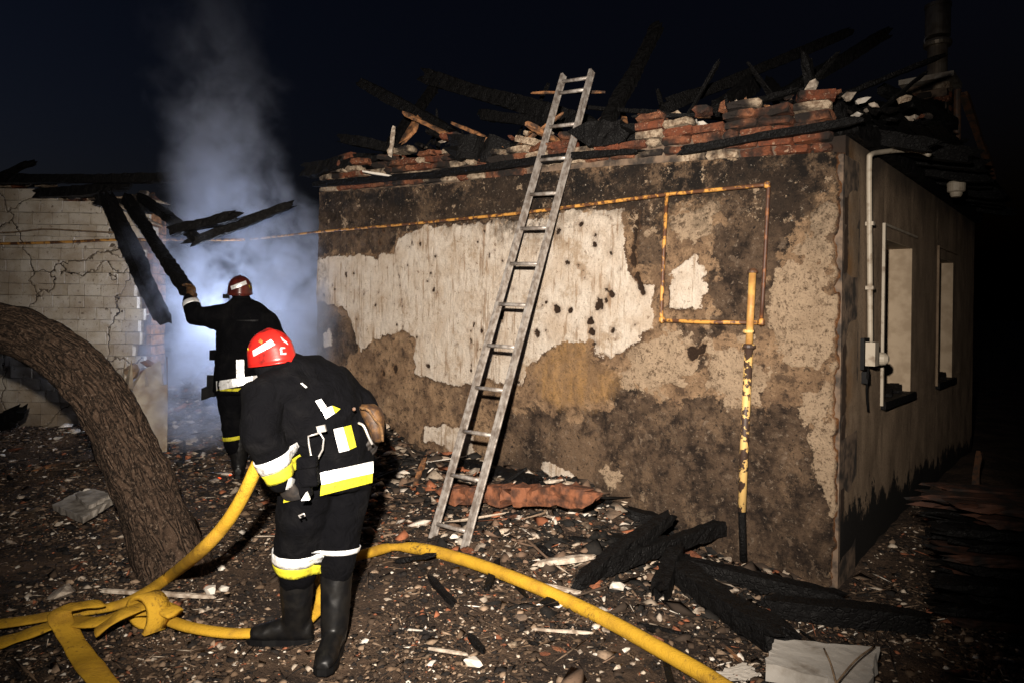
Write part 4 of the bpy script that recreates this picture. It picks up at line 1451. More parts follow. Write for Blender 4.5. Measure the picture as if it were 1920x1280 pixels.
def boot_mesh(ankle, toe_dir, top, r_top, ground_z, L=0.30):
    toe_dir = Vector((toe_dir.x, toe_dir.y, 0)).normalized()
    sd = Vector((-toe_dir.y, toe_dir.x, 0))
    heel = Vector((ankle.x, ankle.y, ground_z)) - toe_dir * 0.075
    parts = [limb([(top, r_top), (top.lerp(ankle, 0.5), r_top * 0.95), (ankle + UPV * 0.03, 0.062), (Vector((ankle.x, ankle.y, ground_z + 0.06)), 0.055)])]
    rings = []
    for q, w_, h_ in ((0.0, 0.030, 0.045), (0.03, 0.042, 0.055), (0.09, 0.045, 0.060), (0.16, 0.048, 0.048), (0.22, 0.052, 0.038), (0.27, 0.046, 0.032), (0.30, 0.026, 0.022)):
        rings.append((heel + toe_dir * (q * L / 0.30) + UPV * (h_ + 0.012), sd * w_, UPV * h_))
    parts.append(loftp(rings))
    return body_mesh('boot', parts, 0.009, 0.004, 4, 0.07)


def sole_mb(ankle, toe_dir, ground_z, L=0.31):
    toe_dir = Vector((toe_dir.x, toe_dir.y, 0)).normalized()
    sd = Vector((-toe_dir.y, toe_dir.x, 0))
    heel = Vector((ankle.x, ankle.y, ground_z)) - toe_dir * 0.08
    out = []
    for q, w_ in ((0, 0.02), (0.015, 0.036), (0.09, 0.046), (0.16, 0.046), (0.22, 0.054), (0.28, 0.044), (0.305, 0.02)):
        out.append((q, w_))
    v, f = [], []
    pl = [(q, w_) for q, w_ in out] + [(q, -w_) for q, w_ in reversed(out)]
    for z_ in (0.0, 0.028):
        for q, w_ in pl:
            v.append(heel + toe_dir * (q * L / 0.305) + sd * w_ + UPV * z_)
    n_ = len(pl)
    f.append(tuple(range(n_ - 1, -1, -1)))
    f.append(tuple(range(n_, 2 * n_)))
    for k in range(n_):
        f.append((k, (k + 1) % n_, n_ + (k + 1) % n_, n_ + k))
    return MB().add(v, f)


def helmet_parts(person, c, upd, fwd, size, shell_mat, stripes, big):
    """fire helmet: dome, rim, comb, reflective stripes"""
    upd = upd.normalized()
    fwd = (fwd - upd * fwd.dot(upd)).normalized()
    sd = upd.cross(fwd)
    v, f = [], []
    rows, seg = 14, 40
    def surf(th_, ph):
        r = 1.0 + 0.035 * max(0, math.cos(2 * ph)) * math.sin(th_)
        rim = 0.0
        p = fwd * (math.cos(ph) * math.sin(th_) * 0.142 * r) + sd * (math.sin(ph) * math.sin(th_) * 0.118) + upd * (math.cos(th_) * 0.135)
        if th_ > math.pi / 2:
            k = (th_ - math.pi / 2)
            p = fwd * (math.cos(ph) * (0.142 * r + 0.02 * k)) + sd * (math.sin(ph) * (0.118 + 0.015 * k)) - upd * (0.13 * k * (1.0 + 0.45 * -math.cos(ph)))
        ridge = max(0.0, 1 - abs(math.sin(ph) * math.sin(th_)) / 0.10) * 0.008
        return c + (p + upd * ridge) * size
    for i in range(rows + 1):
        th_ = (math.pi / 2 + 0.42) * i / rows
        for k in range(seg):
            v.append(surf(max(th_, 0.001), 2 * math.pi * k / seg))
    for i in range(rows):
        for k in range(seg):
            f.append((i * seg + k, i * seg + (k + 1) % seg, (i + 1) * seg + (k + 1) % seg, (i + 1) * seg + k))
    he = link('helmet', v, f, shell_mat, person, True)
    for p_ in he.data.polygons:
        pass
    he.modifiers.new('thick', 'SOLIDIFY').thickness = 0.004
    rim = MB().tube([surf(math.pi / 2 + 0.42, 2 * math.pi * k / 40) for k in range(41)], 0.006 * size, 8)
    rim.build('rim', shell_mat, he, True)
    bv = BVHTree.FromPolygons([Vector(q) for q in v], f)
    return he, bv


def dress(person, body_me, mats, bands):
    pass


# ---- near firefighter, bending with the hose
n_gz = 0.0
pel = at(622, 880, 3.26)
person1 = thing('person', (at(590, 1210, 3.25).x, at(590, 1210, 3.25).y, 0), 'firefighter in red helmet bending over in dark gear, nearest the camera', 'person')
D1 = (RGT * -0.75 + FWD * 0.65).normalized()
S1 = Vector((-D1.y, D1.x, 0))      # his left side
Lh, Lk, La_ = at(577, 905, 3.22), at(556, 1045, 3.26), at(556, 1178, 3.32)
Rh, Rk, Ra_ = at(645, 905, 3.36), at(632, 1045, 3.28), at(627, 1186, 3.24)
Lsh, Lel, Lwr = at(492, 742, 3.06), at(489, 812, 3.00), at(528, 898, 3.06)
Rsh, Rel, Rwr = at(628, 722, 3.44), at(682, 768, 3.50), at(702, 806, 3.38)
ta = [(at(620, 910, 3.30), 0.215, 0.155), (at(622, 870, 3.30), 0.21, 0.155), (at(622, 830, 3.29), 0.20, 0.152), (at(605, 785, 3.27), 0.215, 0.160), (at(580, 745, 3.25), 0.235, 0.165), (at(550, 718, 3.23), 0.20, 0.14), (at(528, 700, 3.22), 0.11, 0.10)]
rings = []
for i, (c, a_, b_) in enumerate(ta):
    t = (ta[min(i + 1, 6)][0] - ta[max(i - 1, 0)][0]).normalized()
    sdv = (S1 - t * S1.dot(t)).normalized()
    bk = t.cross(sdv)
    rings.append((c, sdv * a_, bk * b_))
hc1 = at(508, 668, 3.20)
parts = [loftp(rings),
         limb([(Lh, 0.125), (Lh.lerp(Lk, 0.5), 0.115), (Lk, 0.098), (Lk.lerp(La_, 0.22), 0.092)]),
         limb([(Rh, 0.125), (Rh.lerp(Rk, 0.5), 0.108), (Rk, 0.088), (Rk.lerp(Ra_, 0.15), 0.082)]),
         limb([(at(540, 735, 3.14), 0.12), (Lsh, 0.098), (Lel, 0.083), (Lwr, 0.062)]),
         limb([(at(590, 728, 3.34), 0.12), (Rsh, 0.095), (Rel, 0.078), (Rwr, 0.058)]),
         limb([(at(540, 708, 3.22), 0.085), (at(518, 690, 3.21), 0.072)]),
         limb([(at(552, 702, 3.2), 0.10), (at(530, 690, 3.2), 0.085)]),
         ball(hc1 - UPV * 0.02, (0.072, 0.082, 0.098))]
bme = body_mesh('body', parts, 0.012, 0.014, 6)
bvh1 = tree_of(bme)
bo = place('body', bme, FABRIC, person1)
bme.materials.append(SKIN)
for p_ in bme.polygons:
    if (p_.center - hc1).length < 0.11 and (p_.center - hc1).dot((D1 - UPV * 0.25).normalized()) > 0.045:
        p_.material_index = 1


def addband(parent, spec):
    v, f, m, nm = spec
    o = link(nm, v, f, m, parent, True)
    o.modifiers.new('thick', 'SOLIDIFY').thickness = 0.003
    return o


def limb_bands(bvh, person, p0, p1, q, tilt_up=None, w1=0.055, w2=0.045, rmax=0.2):
    ax_ = (p1 - p0).normalized()
    c = p0.lerp(p1, q)
    v, f = band(bvh, c, ax_, w1, rmax)
    addband(person, (v, f, TAPE, 'reflective_band'))
    v, f = band(bvh, c + ax_ * (w1 / 2 + w2 / 2 + 0.001), ax_, w2, rmax)
    addband(person, (v, f, LIME, 'yellow_band'))


limb_bands(bvh1, person1, Lk, La_, -0.06, rmax=0.16)
v, f = band(bvh1, Rk.lerp(Ra_, -0.12), (Ra_ - Rk), 0.022, 0.15)
addband(person1, (v, f, TAPE, 'reflective_band'))
limb_bands(bvh1, person1, Lel, Lwr, 0.60, rmax=0.12, w1=0.06, w2=0.05)
# jacket hem tapes and back tapes, laid on the cloth
for nm, m, quad in [
    ('reflective_band', TAPE, [(600, 886), (700, 864), (700, 886), (603, 908)]),
    ('yellow_band', LIME, [(602, 909), (699, 887), (698, 904), (600, 929)]),
    ('reflective_band', TAPE, [(542, 893), (553, 898), (550, 918), (534, 921)]),
    ('yellow_band', LIME, [(534, 922), (550, 919), (549, 938), (531, 942)]),
    ('reflective_patch', TAPE, [(625, 804), (643, 800), (655, 843), (636, 848)]),
    ('yellow_patch', LIME, [(644, 800), (658, 796), (668, 837), (656, 842)]),
    ('reflective_patch', TAPE, [(591, 751), (602, 747), (612, 762), (603, 770)]),
    ('reflective_patch', TAPE, [(603, 768), (622, 760), (628, 774), (611, 785)]),
    ('yellow_patch', LIME, [(623, 760), (638, 766), (630, 773), (627, 773)]),
    ('reflective_patch', TAPE, [(563, 718), (566, 717), (576, 725), (573, 727)]),
]:
    v, f = patch(bvh1, quad)
    link(nm, v, f, m, person1, False)
# boots
GL = 0.0
lt_dir = (at(470, 1205, 3.30) - at(560, 1205, 3.30))
rt_dir = (RGT * 0.02 + FWD * -1.0)
for ank, td, kn in ((La_, lt_dir, Lk), (Ra_, rt_dir, Rk)):
    g0 = gz1(ank.x, ank.y)
    top_ = kn.lerp(ank, 0.10 if kn is Lk else 0.02)
    bt = place('boot', boot_mesh(ank, td, top_, 0.078 if kn is Lk else 0.074, g0), RUBBER, person1)
    sole_mb(ank, td, g0).build('sole', BLACKP, bt)
# gloves
place('glove', glove(Lwr, (at(545, 925, 3.10) - Lwr), -S1 + D1 * 0.3, 1.15, 0.9, -1), GLOVE, person1)
gdir = (at(704, 850, 3.30) - Rwr)
gv = place('glove', glove(Rwr - gdir.normalized() * 0.05, gdir, -RGT, 1.15, 0.6, 1), GLOVE, person1)
# helmet
hu = (UPV * 0.90 - RGT * 0.25 + FWD * 0.10)
he, hb = helmet_parts(person1, hc1 + UPV * 0.012, hu, D1, 0.80, HELMET, None, True)
for nm, m, quad in [('reflective_stripe', TAPE, [(467, 661), (508, 636), (515, 646), (470, 671)]),
                    ('reflective_stripe', LIME, [(464, 652), (468, 656), (470, 672), (467, 672)]),
                    ('reflective_stripe', TAPE, [(526, 631), (538, 641), (540, 646), (529, 638)]),
                    ('painted_mark', WHITEP, [(526, 651), (534, 651), (534, 653), (526, 653)]),
                    ('painted_mark', WHITEP, [(525, 653), (528, 653), (529, 664), (526, 664)]),
                    ('painted_mark', WHITEP, [(526, 662), (536, 661), (536, 664), (526, 664)]),
                    ('emblem', GOLD, [(484, 640), (488, 635), (493, 639), (491, 645)])]:
    v, f = patch(hb, quad, 0.009, 6, 4)
    link(nm, v, f, m, he, False)
# kit on the belt: carabiner, torch, pouch
cbp = [at(a_, b_, 3.02) for a_, b_ in [(595, 812), (578, 817), (579, 830), (583, 853), (594, 862), (605, 842), (607, 822), (600, 811), (595, 812)]]
MB().tube(cbp, 0.0042, 8).build('carabiner', STEEL, person1, True)
MB().box(at(603, 803, 3.02), RGT * 0.018 + UPV * 0.004, FWD * 0.008, UPV * 0.014 - RGT * 0.004).build('buckle', STEEL, person1)
tc = at(575, 905, 2.99)
ch_ = MB()
ch_.box(at(578, 884, 3.0), RGT * 0.040 + UPV * 0.006, FWD * 0.028, UPV * 0.062 - RGT * 0.008)
ch_.box(at(576, 866, 2.985), RGT * 0.044 + UPV * 0.006, FWD * 0.020, UPV * 0.026)
ch_.box(at(573, 916, 3.0), RGT * 0.026, FWD * 0.024, UPV * 0.030 - RGT * 0.005)
pch = ch_.build('radio_pouch', FABRIC, person1)
bv_ = pch.modifiers.new('soft', 'BEVEL')
bv_.width = 0.010
bv_.segments = 3
lampq = [(564, 938), (574, 922), (580, 937)]
cN = [at(a_, b_, 2.945) for a_, b_ in lampq]
MB().add(cN + [p + FWD * 0.02 for p in cN], [(0, 1, 2), (5, 4, 3), (0, 3, 4, 1), (1, 4, 5, 2), (2, 5, 3, 0)]).build('reflector_tag', TAPE, person1)
MB().tube([at(564, 970, 2.98), at(560, 966, 2.98), at(570, 962, 2.98), at(572, 967, 2.98)], 0.004, 8).build('snap_hook', STEEL, person1, True)
pc_ = at(688, 800, 3.22)
# leather pouch on the far hip
pm = MB()
pu = UPV * 0.97 - RGT * 0.22
pm.loft([(at(690, 757, 3.25), RGT * 0.030, FWD * 0.03), (at(694, 765, 3.24), RGT * 0.050, FWD * 0.05), (at(700, 780, 3.24), RGT * 0.052, FWD * 0.05), (at(705, 800, 3.24), RGT * 0.038, FWD * 0.05), (at(709, 822, 3.24), RGT * 0.028, FWD * 0.04), (at(708, 828, 3.24), RGT * 0.015, FWD * 0.02)])
po_ = pm.build('pouch', LEATHER, person1, True)
flp = MB().tube(catmull([at(676, 764, 3.17), at(690, 768, 3.15), at(703, 785, 3.15), at(714, 800, 3.17), at(717, 826, 3.18)], 5), 0.010, 8, 0.6).build('pouch_flap', simple('edge_worn_leather', (0.16, 0.085, 0.03), (0.05, 0.025, 0.01), 30, bump=0.4), po_, True)
MB().lathe(at(664, 766, 3.14), -FWD, [(0.006, 0), (0.008, 0.003), (0.004, 0.005)], 12).build('buckle', IRON, person1)
MB().tube(catmull([at(672, 792, 3.2), at(682, 798, 3.19), at(692, 820, 3.19), at(698, 832, 3.2)], 5), 0.006, 8).build('strap_edge', STEEL, person1, True)
bl = [at(a_, b_, 3.05) for a_, b_ in [(560, 848)]]

# ---- far firefighter, back to us, pushing the rafter
person2 = thing('person', (at(450, 885, 6.5).x, at(450, 885, 6.5).y, gz1(at(450, 885, 6.5).x, at(450, 885, 6.5).y)), 'firefighter seen from behind in the smoke, raised hand on a charred rafter', 'person')
d_ = 6.45
B = lambda px, py, dd=0.0: at(px, py, d_ + dd)
c2 = [(B(446, 735), 0.20, 0.15), (B(448, 700), 0.195, 0.15), (B(452, 660), 0.20, 0.145), (B(458, 620), 0.225, 0.155), (B(462, 592), 0.235, 0.15), (B(458, 574), 0.17, 0.12), (B(453, 562), 0.08, 0.08)]
rings = [(c, RGT * a_ * 1.10, FWD * b_ * 1.1) for c, a_, b_ in c2]
L2h, L2k, L2a = B(432, 735), B(438, 815, -0.02), B(447, 880, 0.0)
R2h, R2k, R2a = B(472, 735, 0.05), B(480, 815, 0.1), B(484, 882, 0.15)
hc2 = B(450, 541)
L2s, L2e, L2w = B(430, 590, -0.02), B(366, 592, -0.05), B(357, 562, 0.02)
parts = [loftp(rings),
         limb([(L2h, 0.12), (L2h.lerp(L2k, 0.5), 0.11), (L2k, 0.095), (L2k.lerp(L2a, 0.3), 0.088)]),
         limb([(R2h, 0.12), (R2h.lerp(R2k, 0.5), 0.11), (R2k, 0.095), (R2k.lerp(R2a, 0.3), 0.088)]),
         limb([(B(450, 600), 0.13), (L2s, 0.118), (B(395, 596, -0.04), 0.102), (L2e, 0.088), (L2w, 0.064)]),
         limb([(B(475, 595), 0.13), (B(498, 603, 0.02), 0.112), (B(524, 645, 0.05), 0.095), (B(520, 690, 0.25), 0.068)]),
         limb([(B(453, 575), 0.085), (B(452, 556), 0.07)]),
         ball(hc2 - UPV * 0.02, (0.075, 0.088, 0.11), RGT, FWD)]
bme2 = body_mesh('body', parts, 0.014, 0.014, 5)
bvh2 = tree_of(bme2)
place('body', bme2, FABRIC, person2)
for nm, m, quad in [('reflective_band', TAPE, [(405, 714), (483, 703), (484, 716), (406, 732)]),
                    ('yellow_band', LIME, [(405, 732), (407, 730), (452, 727), (446, 733)]),
                    ('reflective_patch', TAPE, [(443, 674), (457, 674), (458, 709), (443, 711)]),
                    ('reflective_patch', BLACKP, [(444, 600), (484, 600), (484, 603), (444, 602)])]:
    v, f = patch(bvh2, quad, 0.006, 8, 4)
    link(nm, v, f, m, person2, False)
v, f = band(bvh2, L2e.lerp(L2w, 0.72), (L2w - L2e), 0.05, 0.13)
addband(person2, (v, f, TAPE, 'cuff_band'))
v, f = band(bvh2, L2k.lerp(L2a, 0.05), (L2a - L2k), 0.035, 0.15)
addband(person2, (v, f, LIME, 'yellow_band'))
place('glove', glove(L2w, (B(359, 540) - L2w), RGT * -0.3 - FWD * 0.9, 1.15, 0.95, 1), LEATHER, person2)
place('glove', glove(B(520, 690, 0.25), UPV * -1, -RGT, 1.1, 0.7, 1), GLOVE, person2)
for ank, td in ((L2a, FWD * 0.9 - RGT * 0.3), (R2a, FWD)):
    g0 = gz1(ank.x, ank.y)
    bt = place('boot', boot_mesh(ank, td, ank + UPV * 0.30, 0.082, min(g0, ank.z - 0.06)), RUBBER, person2)
    sole_mb(ank, td, min(g0, ank.z - 0.06)).build('sole', BLACKP, bt)
he2, hb2 = helmet_parts(person2, hc2 + UPV * 0.0, UPV, FWD - RGT * 0.35, 0.86, HELMETD, None, False)
for nm, m, quad in [('reflective_stripe', TAPE, [(432, 537), (461, 526), (463, 533), (434, 544)]), ('reflective_stripe', LIME, [(466, 534), (472, 537), (473, 544), (468, 540)])]:
    v, f = patch(hb2, quad, 0.009, 6, 3)
    link(nm, v, f, m, he2, False)
vz_ = MB().box(B(424, 556, 0.05), RGT * 0.02, FWD * 0.03, UPV * 0.02)
vz_.build('visor_clip', BLACKP, he2)
pk = MB()
pk.box(B(399, 722), RGT * 0.035, FWD * 0.05, UPV * 0.10)
pk.box(B(391, 734), RGT * 0.045 + UPV * 0.02, FWD * 0.05, UPV * 0.055)
pk.build('tool_holster', BLACKP, person2)
MB().box(B(404, 665), RGT * 0.035, FWD * 0.05, UPV * 0.045).build('side_pocket', FABRIC, person2)

# ------------------------------------------------------------------ debris on the ground: things that can be told apart
def gp3(px, py, lift=0.0):
    p = onz(px, py, 0.0)
    for k in range(4):
        p = onz(px, py, gz1(p.x, p.y) + lift)
    return p


G4 = 'charred beams lying at the foot of the house'
for a, b, la, lb, w_, h_, lab in [
    ((1085, 1088), (1258, 968), 0.05, 0.28, 0.085, 0.08, 'charred beam rising from the rubble towards the wall, crossing the longer one'),
    ((1130, 1062), (1388, 975), 0.08, 0.22, 0.085, 0.09, 'long charred beam propped against the foot of the gas riser'),
    ((1240, 1045), (1575, 1122), 0.06, 0.05, 0.09, 0.08, 'charred beam lying along the wall base to the corner'),
    ((1255, 1055), (1462, 1205), 0.08, 0.06, 0.135, 0.11, 'thick charred beam pointing at the camera beside the white slab'),
    ((1440, 1135), (1730, 1165), 0.05, 0.05, 0.11, 0.10, 'charred beam lying past the house corner'),
    ((1235, 1110), (1268, 1030), 0.05, 0.15, 0.09, 0.08, 'short charred post standing in the crossed beams'),
    ((1180, 960), (1255, 990), 0.12, 0.10, 0.10, 0.09, 'short charred stub on the rubble near the gas riser'),
    ((1000, 975), (1190, 1020), 0.06, 0.05, 0.08, 0.07, 'thin charred beam lying flat in the rubble right of the ladder'),
    ((720, 826), (1010, 905), 0.10, 0.08, 0.09, 0.08, 'charred beam along the wall foot behind the ladder'),
    ((806, 1082), (850, 1130), 0.03, 0.02, 0.035, 0.03, 'small black stick lying below the curved hose'),
    ((880, 1190), (905, 1218), 0.02, 0.02, 0.03, 0.025, 'tiny black stick in the foreground dirt'),
    ((1390, 1140), (1480, 1240), 0.03, 0.03, 0.03, 0.03, 'thin charred lath beside the thick beam'),
]:
    beam('charred_beam', gp3(*a, la), gp3(*b, lb), w_, h_, lab, group=G4)
beam('pale_plank', gp3(1005, 1057, 0.04), gp3(1108, 1043, 0.07), 0.045, 0.03, 'narrow pale plank end resting on the charred beams', PALEWOOD, None, 'plank', 0.06)
beam('pale_plank', gp3(1122, 952, 0.08), gp3(1150, 972, 0.08), 0.05, 0.03, 'short white scrap of board in the rubble by the wall', SHARDW, None, 'plank', 0.1)
beam('stick', gp3(190, 1106, 0.02), gp3(400, 1118, 0.02), 0.022, 0.02, 'long pale stick on the ground above the hose knot', PALEWOOD, None, 'stick', 0.1)
beam('stick', gp3(805, 1215, 0.015), gp3(876, 1226, 0.015), 0.012, 0.012, 'thin pale twig in the foreground dirt', PALEWOOD, None, 'stick', 0.1)
beam('stick', gp3(1000, 1178, 0.015), gp3(1110, 1186, 0.015), 0.012, 0.012, 'thin pale twig beneath the curved hose', PALEWOOD, None, 'stick', 0.1)
# chunk of fallen masonry
mk = thing('masonry_chunk', gp3(1000, 930), 'long red-brown chunk of fallen brickwork behind the ladder foot', 'masonry')
REDCL = simple('burnt_clay', (0.19, 0.07, 0.032), (0.05, 0.022, 0.013), 14, bump=0.8, bscale=40, bd=0.01)
cA, cB = gp3(835, 925, 0.10), gp3(1105, 930, 0.12)
nb_ = 6
for k in range(nb_):
    a_, b_ = cA.lerp(cB, k / nb_ + 0.004), cA.lerp(cB, (k + 1) / nb_ - 0.004)
    v, f = beam_mesh(a_ + UPV * random.uniform(-0.01, 0.01), b_, 0.14, 0.13 + random.uniform(-0.02, 0.01), 400 + k, 0.10)
    link('brick', v, f, REDCL, mk)


def slab(name, corners, thick, mat, label, cat='slab', group=None, lifts=None):
    P = [gp3(a_, b_, thick + (lifts[i] if lifts else 0.0)) for i, (a_, b_) in enumerate(corners)]
    bm = bmesh.new()
    n1 = 10
    grid = {}
    r = random.Random(hash(label) % 1000)
    for s__ in (0, 1):
        for i in range(n1 + 1):
            for j in range(n1 + 1):
                u, v = i / n1, j / n1
                p = (P[0] * (1 - u) + P[1] * u) * (1 - v) + (P[3] * (1 - u) + P[2] * u) * v
                if i in (0, n1) or j in (0, n1):
                    p = p + Vector((r.uniform(-1, 1), r.uniform(-1, 1), 0)) * 0.010
                p = p - UPV * (thick * s__) + UPV * r.uniform(-0.0015, 0.0015)
                grid[(s__, i, j)] = bm.verts.new(p)
    for i in range(n1):
        for j in range(n1):
            bm.faces.new((grid[0, i, j], grid[0, i + 1, j], grid[0, i + 1, j + 1], grid[0, i, j + 1]))
            bm.faces.new((grid[1, i, j + 1], grid[1, i + 1, j + 1], grid[1, i + 1, j], grid[1, i, j]))
    for i in range(n1):
        bm.faces.new((grid[0, i, 0], grid[1, i, 0], grid[1, i + 1, 0], grid[0, i + 1, 0]))
        bm.faces.new((grid[0, i + 1, n1], grid[1, i + 1, n1], grid[1, i, n1], grid[0, i, n1]))
        bm.faces.new((grid[0, 0, i + 1], grid[1, 0, i + 1], grid[1, 0, i], grid[0, 0, i]))
        bm.faces.new((grid[0, n1, i], grid[1, n1, i], grid[1, n1, i + 1], grid[0, n1, i + 1]))
    bmesh.ops.recalc_face_normals(bm, faces=bm.faces[:])
    vs = [v.co.copy() for v in bm.verts]
    bm.verts.index_update()
    fs = [tuple(v.index for v in f.verts) for f in bm.faces]
    bm.free()
    o = link(name, vs, fs, mat)
    return tag(o, label, cat, group)


slab('white_slab', [(1450, 1198), (1648, 1210), (1628, 1290), (1436, 1243)], 0.07, BOARDW, 'soiled white slab lying at the bottom right', lifts=[0.05, 0.05, 0.02, 0.02])
slab('grey_sheet', [(100, 945), (150, 918), (214, 932), (157, 968)], 0.05, BOARDS, 'pale broken slab lying flat left of the tree trunk', lifts=[0.02, 0.06, 0.10, 0.05])
slab('grey_sheet', [(140, 925), (175, 915), (210, 925), (165, 948)], 0.03, BOARDS, 'small broken sheet lying on top of the pale slab by the tree', lifts=[0.10, 0.12, 0.16, 0.12])
slab('paper_scrap', [(1335, 1262), (1395, 1240), (1425, 1262), (1370, 1290)], 0.012, SHARDW, 'crumpled pale scrap beside the lower end of the hose', 'scrap')
for a_, b_, lab in (((1545, 1215), (1570, 1290), 'thin dark twig lying across the white slab'), ((1640, 1210), (1560, 1290), 'second thin dark twig crossing over the white slab')):
    p0, p1 = gp3(*a_, 0.15), gp3(*b_, 0.13)
    o = MB().tube(catmull([p0, p0.lerp(p1, 0.5) + UPV * 0.02, p1], 4), 0.004, 6).build('twig', TWIG, None, True)
    tag(o, lab, 'twig')
stone('pale_stone', gp3(1157, 1099, 0.03), (0.055, 0.045, 0.03), 'smooth white stone right of the hose, below the crossed beams', 'stone', SHARDW, None, 11)
stone('pale_stone', gp3(887, 1240, 0.02), (0.05, 0.04, 0.025), 'flat pale stone in the foreground dirt centre', 'stone', SHARDW, None, 12)
stone('pale_stone', gp3(395, 1105, 0.02), (0.05, 0.04, 0.03), 'rounded pale stone beside the tree base', 'stone', SHARDW, None, 13)
stone('pale_stone', gp3(420, 1103, 0.02), (0.04, 0.03, 0.02), 'small white stone right of the rounded pale one by the tree', 'stone', SHARDW, None, 14)

# ------------------------------------------------------------------ board stack at the right edge
REDCHAR = simple('reddish_scorched_wood', (0.055, 0.020, 0.010), (0.006, 0.004, 0.003), 9, bump=0.6, bscale=40)
ws = gp3(1850, 1180)
wpile = thing('board_stack', (ws.x, ws.y, 0), 'dark stack of charred and reddish boards at the right picture edge', 'board stack')
bdir = (RGT * 0.95 - FWD * 0.3).normalized()
bside = Vector((-bdir.y, bdir.x, 0))
for k in range(10):
    for j in range(3):
        c = Vector((ws.x, ws.y, 0.05 + k * 0.066)) + bdir * (0.28 + random.uniform(-0.06, 0.06)) + bside * (0.02 + 0.16 * j + random.uniform(-0.02, 0.02))
        yaw = random.gauss(0, 0.09)
        bd_ = (bdir + bside * yaw).normalized()
        v, f = beam_mesh(c - bd_ * random.uniform(0.33, 0.46), c + bd_ * 0.5, 0.14, 0.045, 500 + k * 5 + j, 0.10)
        link('board', v, f, REDCHAR if (k >= 8 or random.random() < 0.12) else CHAR, wpile)
beam('rust_stake', onside(1826, 925, 0.35), onside(1836, 850, 0.35), 0.05, 0.03, 'rust-brown stake standing at the far end of the side wall', IRON, None, 'stake', 0.06)
beam('rust_log', gp3(1790, 965, 0.25), gp3(1960, 990, 0.30), 0.13, 0.12, 'reddish scorched log lying on the dark heap at right', REDCHAR, None, 'log', 0.10)
dh = MB()
o = hull(40, 88, 0.55, 0.7, 0.34)
dp = gp3(1760, 1020)
tag(place('ash_heap', o, SOOT, None, Matrix.Translation((dp.x + 0.25, dp.y + 0.3, 0.08))), 'black ash heap beside the dark side wall', 'heap')

# ------------------------------------------------------------------ rubble
rs = random.Random(31)
for k in range(70):
    zone = rs.random()
    if zone < 0.6:
        x, y = rs.uniform(-4.6, -0.2), -abs(rs.gauss(0, 0.5)) - 0.06
    elif zone < 0.85:
        x, y = rs.uniform(-1.6, 0.5), rs.uniform(-1.7, -0.3)
    else:
        x, y = rs.uniform(-8.5, -4.6), rs.uniform(-2.4, -0.2)
    a_ = rs.uniform(0, math.pi)
    L = rs.uniform(0.08, 0.42)
    dx, dy = math.cos(a_) * L / 2, math.sin(a_) * L / 2
    if max(y + dy, y - dy) > -0.04 and x > XL:
        continue
    w_ = rs.uniform(0.012, 0.04)
    p0 = Vector((x - dx, y - dy, gz1(x - dx, y - dy) + w_ * 0.4))
    p1 = Vector((x + dx, y + dy, gz1(x + dx, y + dy) + w_ * rs.choice([0.4, 0.6, 3.0])))
    v, f = beam_mesh(p0, p1, w_, w_ * rs.uniform(0.4, 0.9), 3000 + k, 0.2)
    link('charred_stick', v, f, rs.choice([CHAR, CHAR, CHAR, CHAR, WOOD, PALEWOOD]), ground)
for k in range(64):
    x = rs.uniform(XL - 0.1, 0.1)
    y = rs.uniform(0.05, 1.6)
    z = float(ztop(min(x, 0.0))) + 0.02 + 0.10 * y + rs.uniform(-0.04, 0.12)
    dv_ = Vector((rs.gauss(0, 1), rs.gauss(0, 0.7), abs(rs.gauss(0, 0.42)))).normalized() * rs.uniform(0.25, 0.95)
    w_ = rs.uniform(0.025, 0.07)
    p0 = Vector((x, y, z - 0.05))
    v, f = beam_mesh(p0, p0 + dv_, w_, w_ * rs.uniform(0.5, 1.0), 3200 + k, 0.18, rs.uniform(0.5, 1))
    link('charred_lath', v, f, rs.choice([CHAR, CHAR, CHAR, CHAR, CHAR, WOOD]), house)
# larger fragments, each a part of the ground it lies on
FR = [hull(12, 600 + k, 1, random.uniform(0.55, 0.9), random.uniform(0.25, 0.55)) for k in range(10)]
FRS = {}
for m in (SHARD, SHARDW, BRICK, CHAR, MORTAR):
    FRS[m.name] = []
    for me in FR:
        c = me.copy()
        c.materials.clear()
        c.materials.append(m)
        FRS[m.name].append(c)
cnt = 0
r = random.Random(5)
while cnt < 290:
    zone = r.random()
    if zone < 0.45:      # bank along the wall foot
        x, y = r.uniform(-5.2, -0.3), -abs(r.gauss(0, 0.65)) - 0.05
    elif zone < 0.72:    # in front of the annex
        x, y = r.uniform(-9.0, -4.2), r.uniform(-2.9, -0.3)
    elif zone < 0.86:
        x, y = r.uniform(-1.2, 0.9), r.uniform(-1.9, -0.2)
    else:
        x, y = r.uniform(-4.5, 0.9), r.uniform(-3.4, -0.8)
    p = Vector((x, y, 0))
    dpt = (p - CAM).dot(FWD)
    if dpt < 2.2 or (p - Vector((-7, -1.2, 0))).dot(AN) < -0.9 and x < -7.3:
        continue
    mname = r.choices([SHARD.name, SHARDW.name, BRICK.name, CHAR.name, MORTAR.name], [0.34, 0.14, 0.24, 0.18, 0.10])[0]
    s_ = min(0.10, r.lognormvariate(math.log(0.032), 0.5)) * (0.75 + dpt * 0.06)
    me = r.choice(FRS[mname])
    nm = {SHARD.name: 'plaster_fragment', SHARDW.name: 'plaster_fragment', BRICK.name: 'brick_fragment', CHAR.name: 'charcoal_lump', MORTAR.name: 'mortar_lump'}[mname]
    M4 = Matrix.Translation((x, y, gz1(x, y) + s_ * 0.2)) @ Matrix.Rotation(r.uniform(0, 6.28), 4, 'Z') @ Matrix.Rotation(r.gauss(0, 0.35), 4, 'X') @ Matrix.Diagonal((s_, s_, s_, 1))
    place(nm, me, None, ground, M4)
    cnt += 1
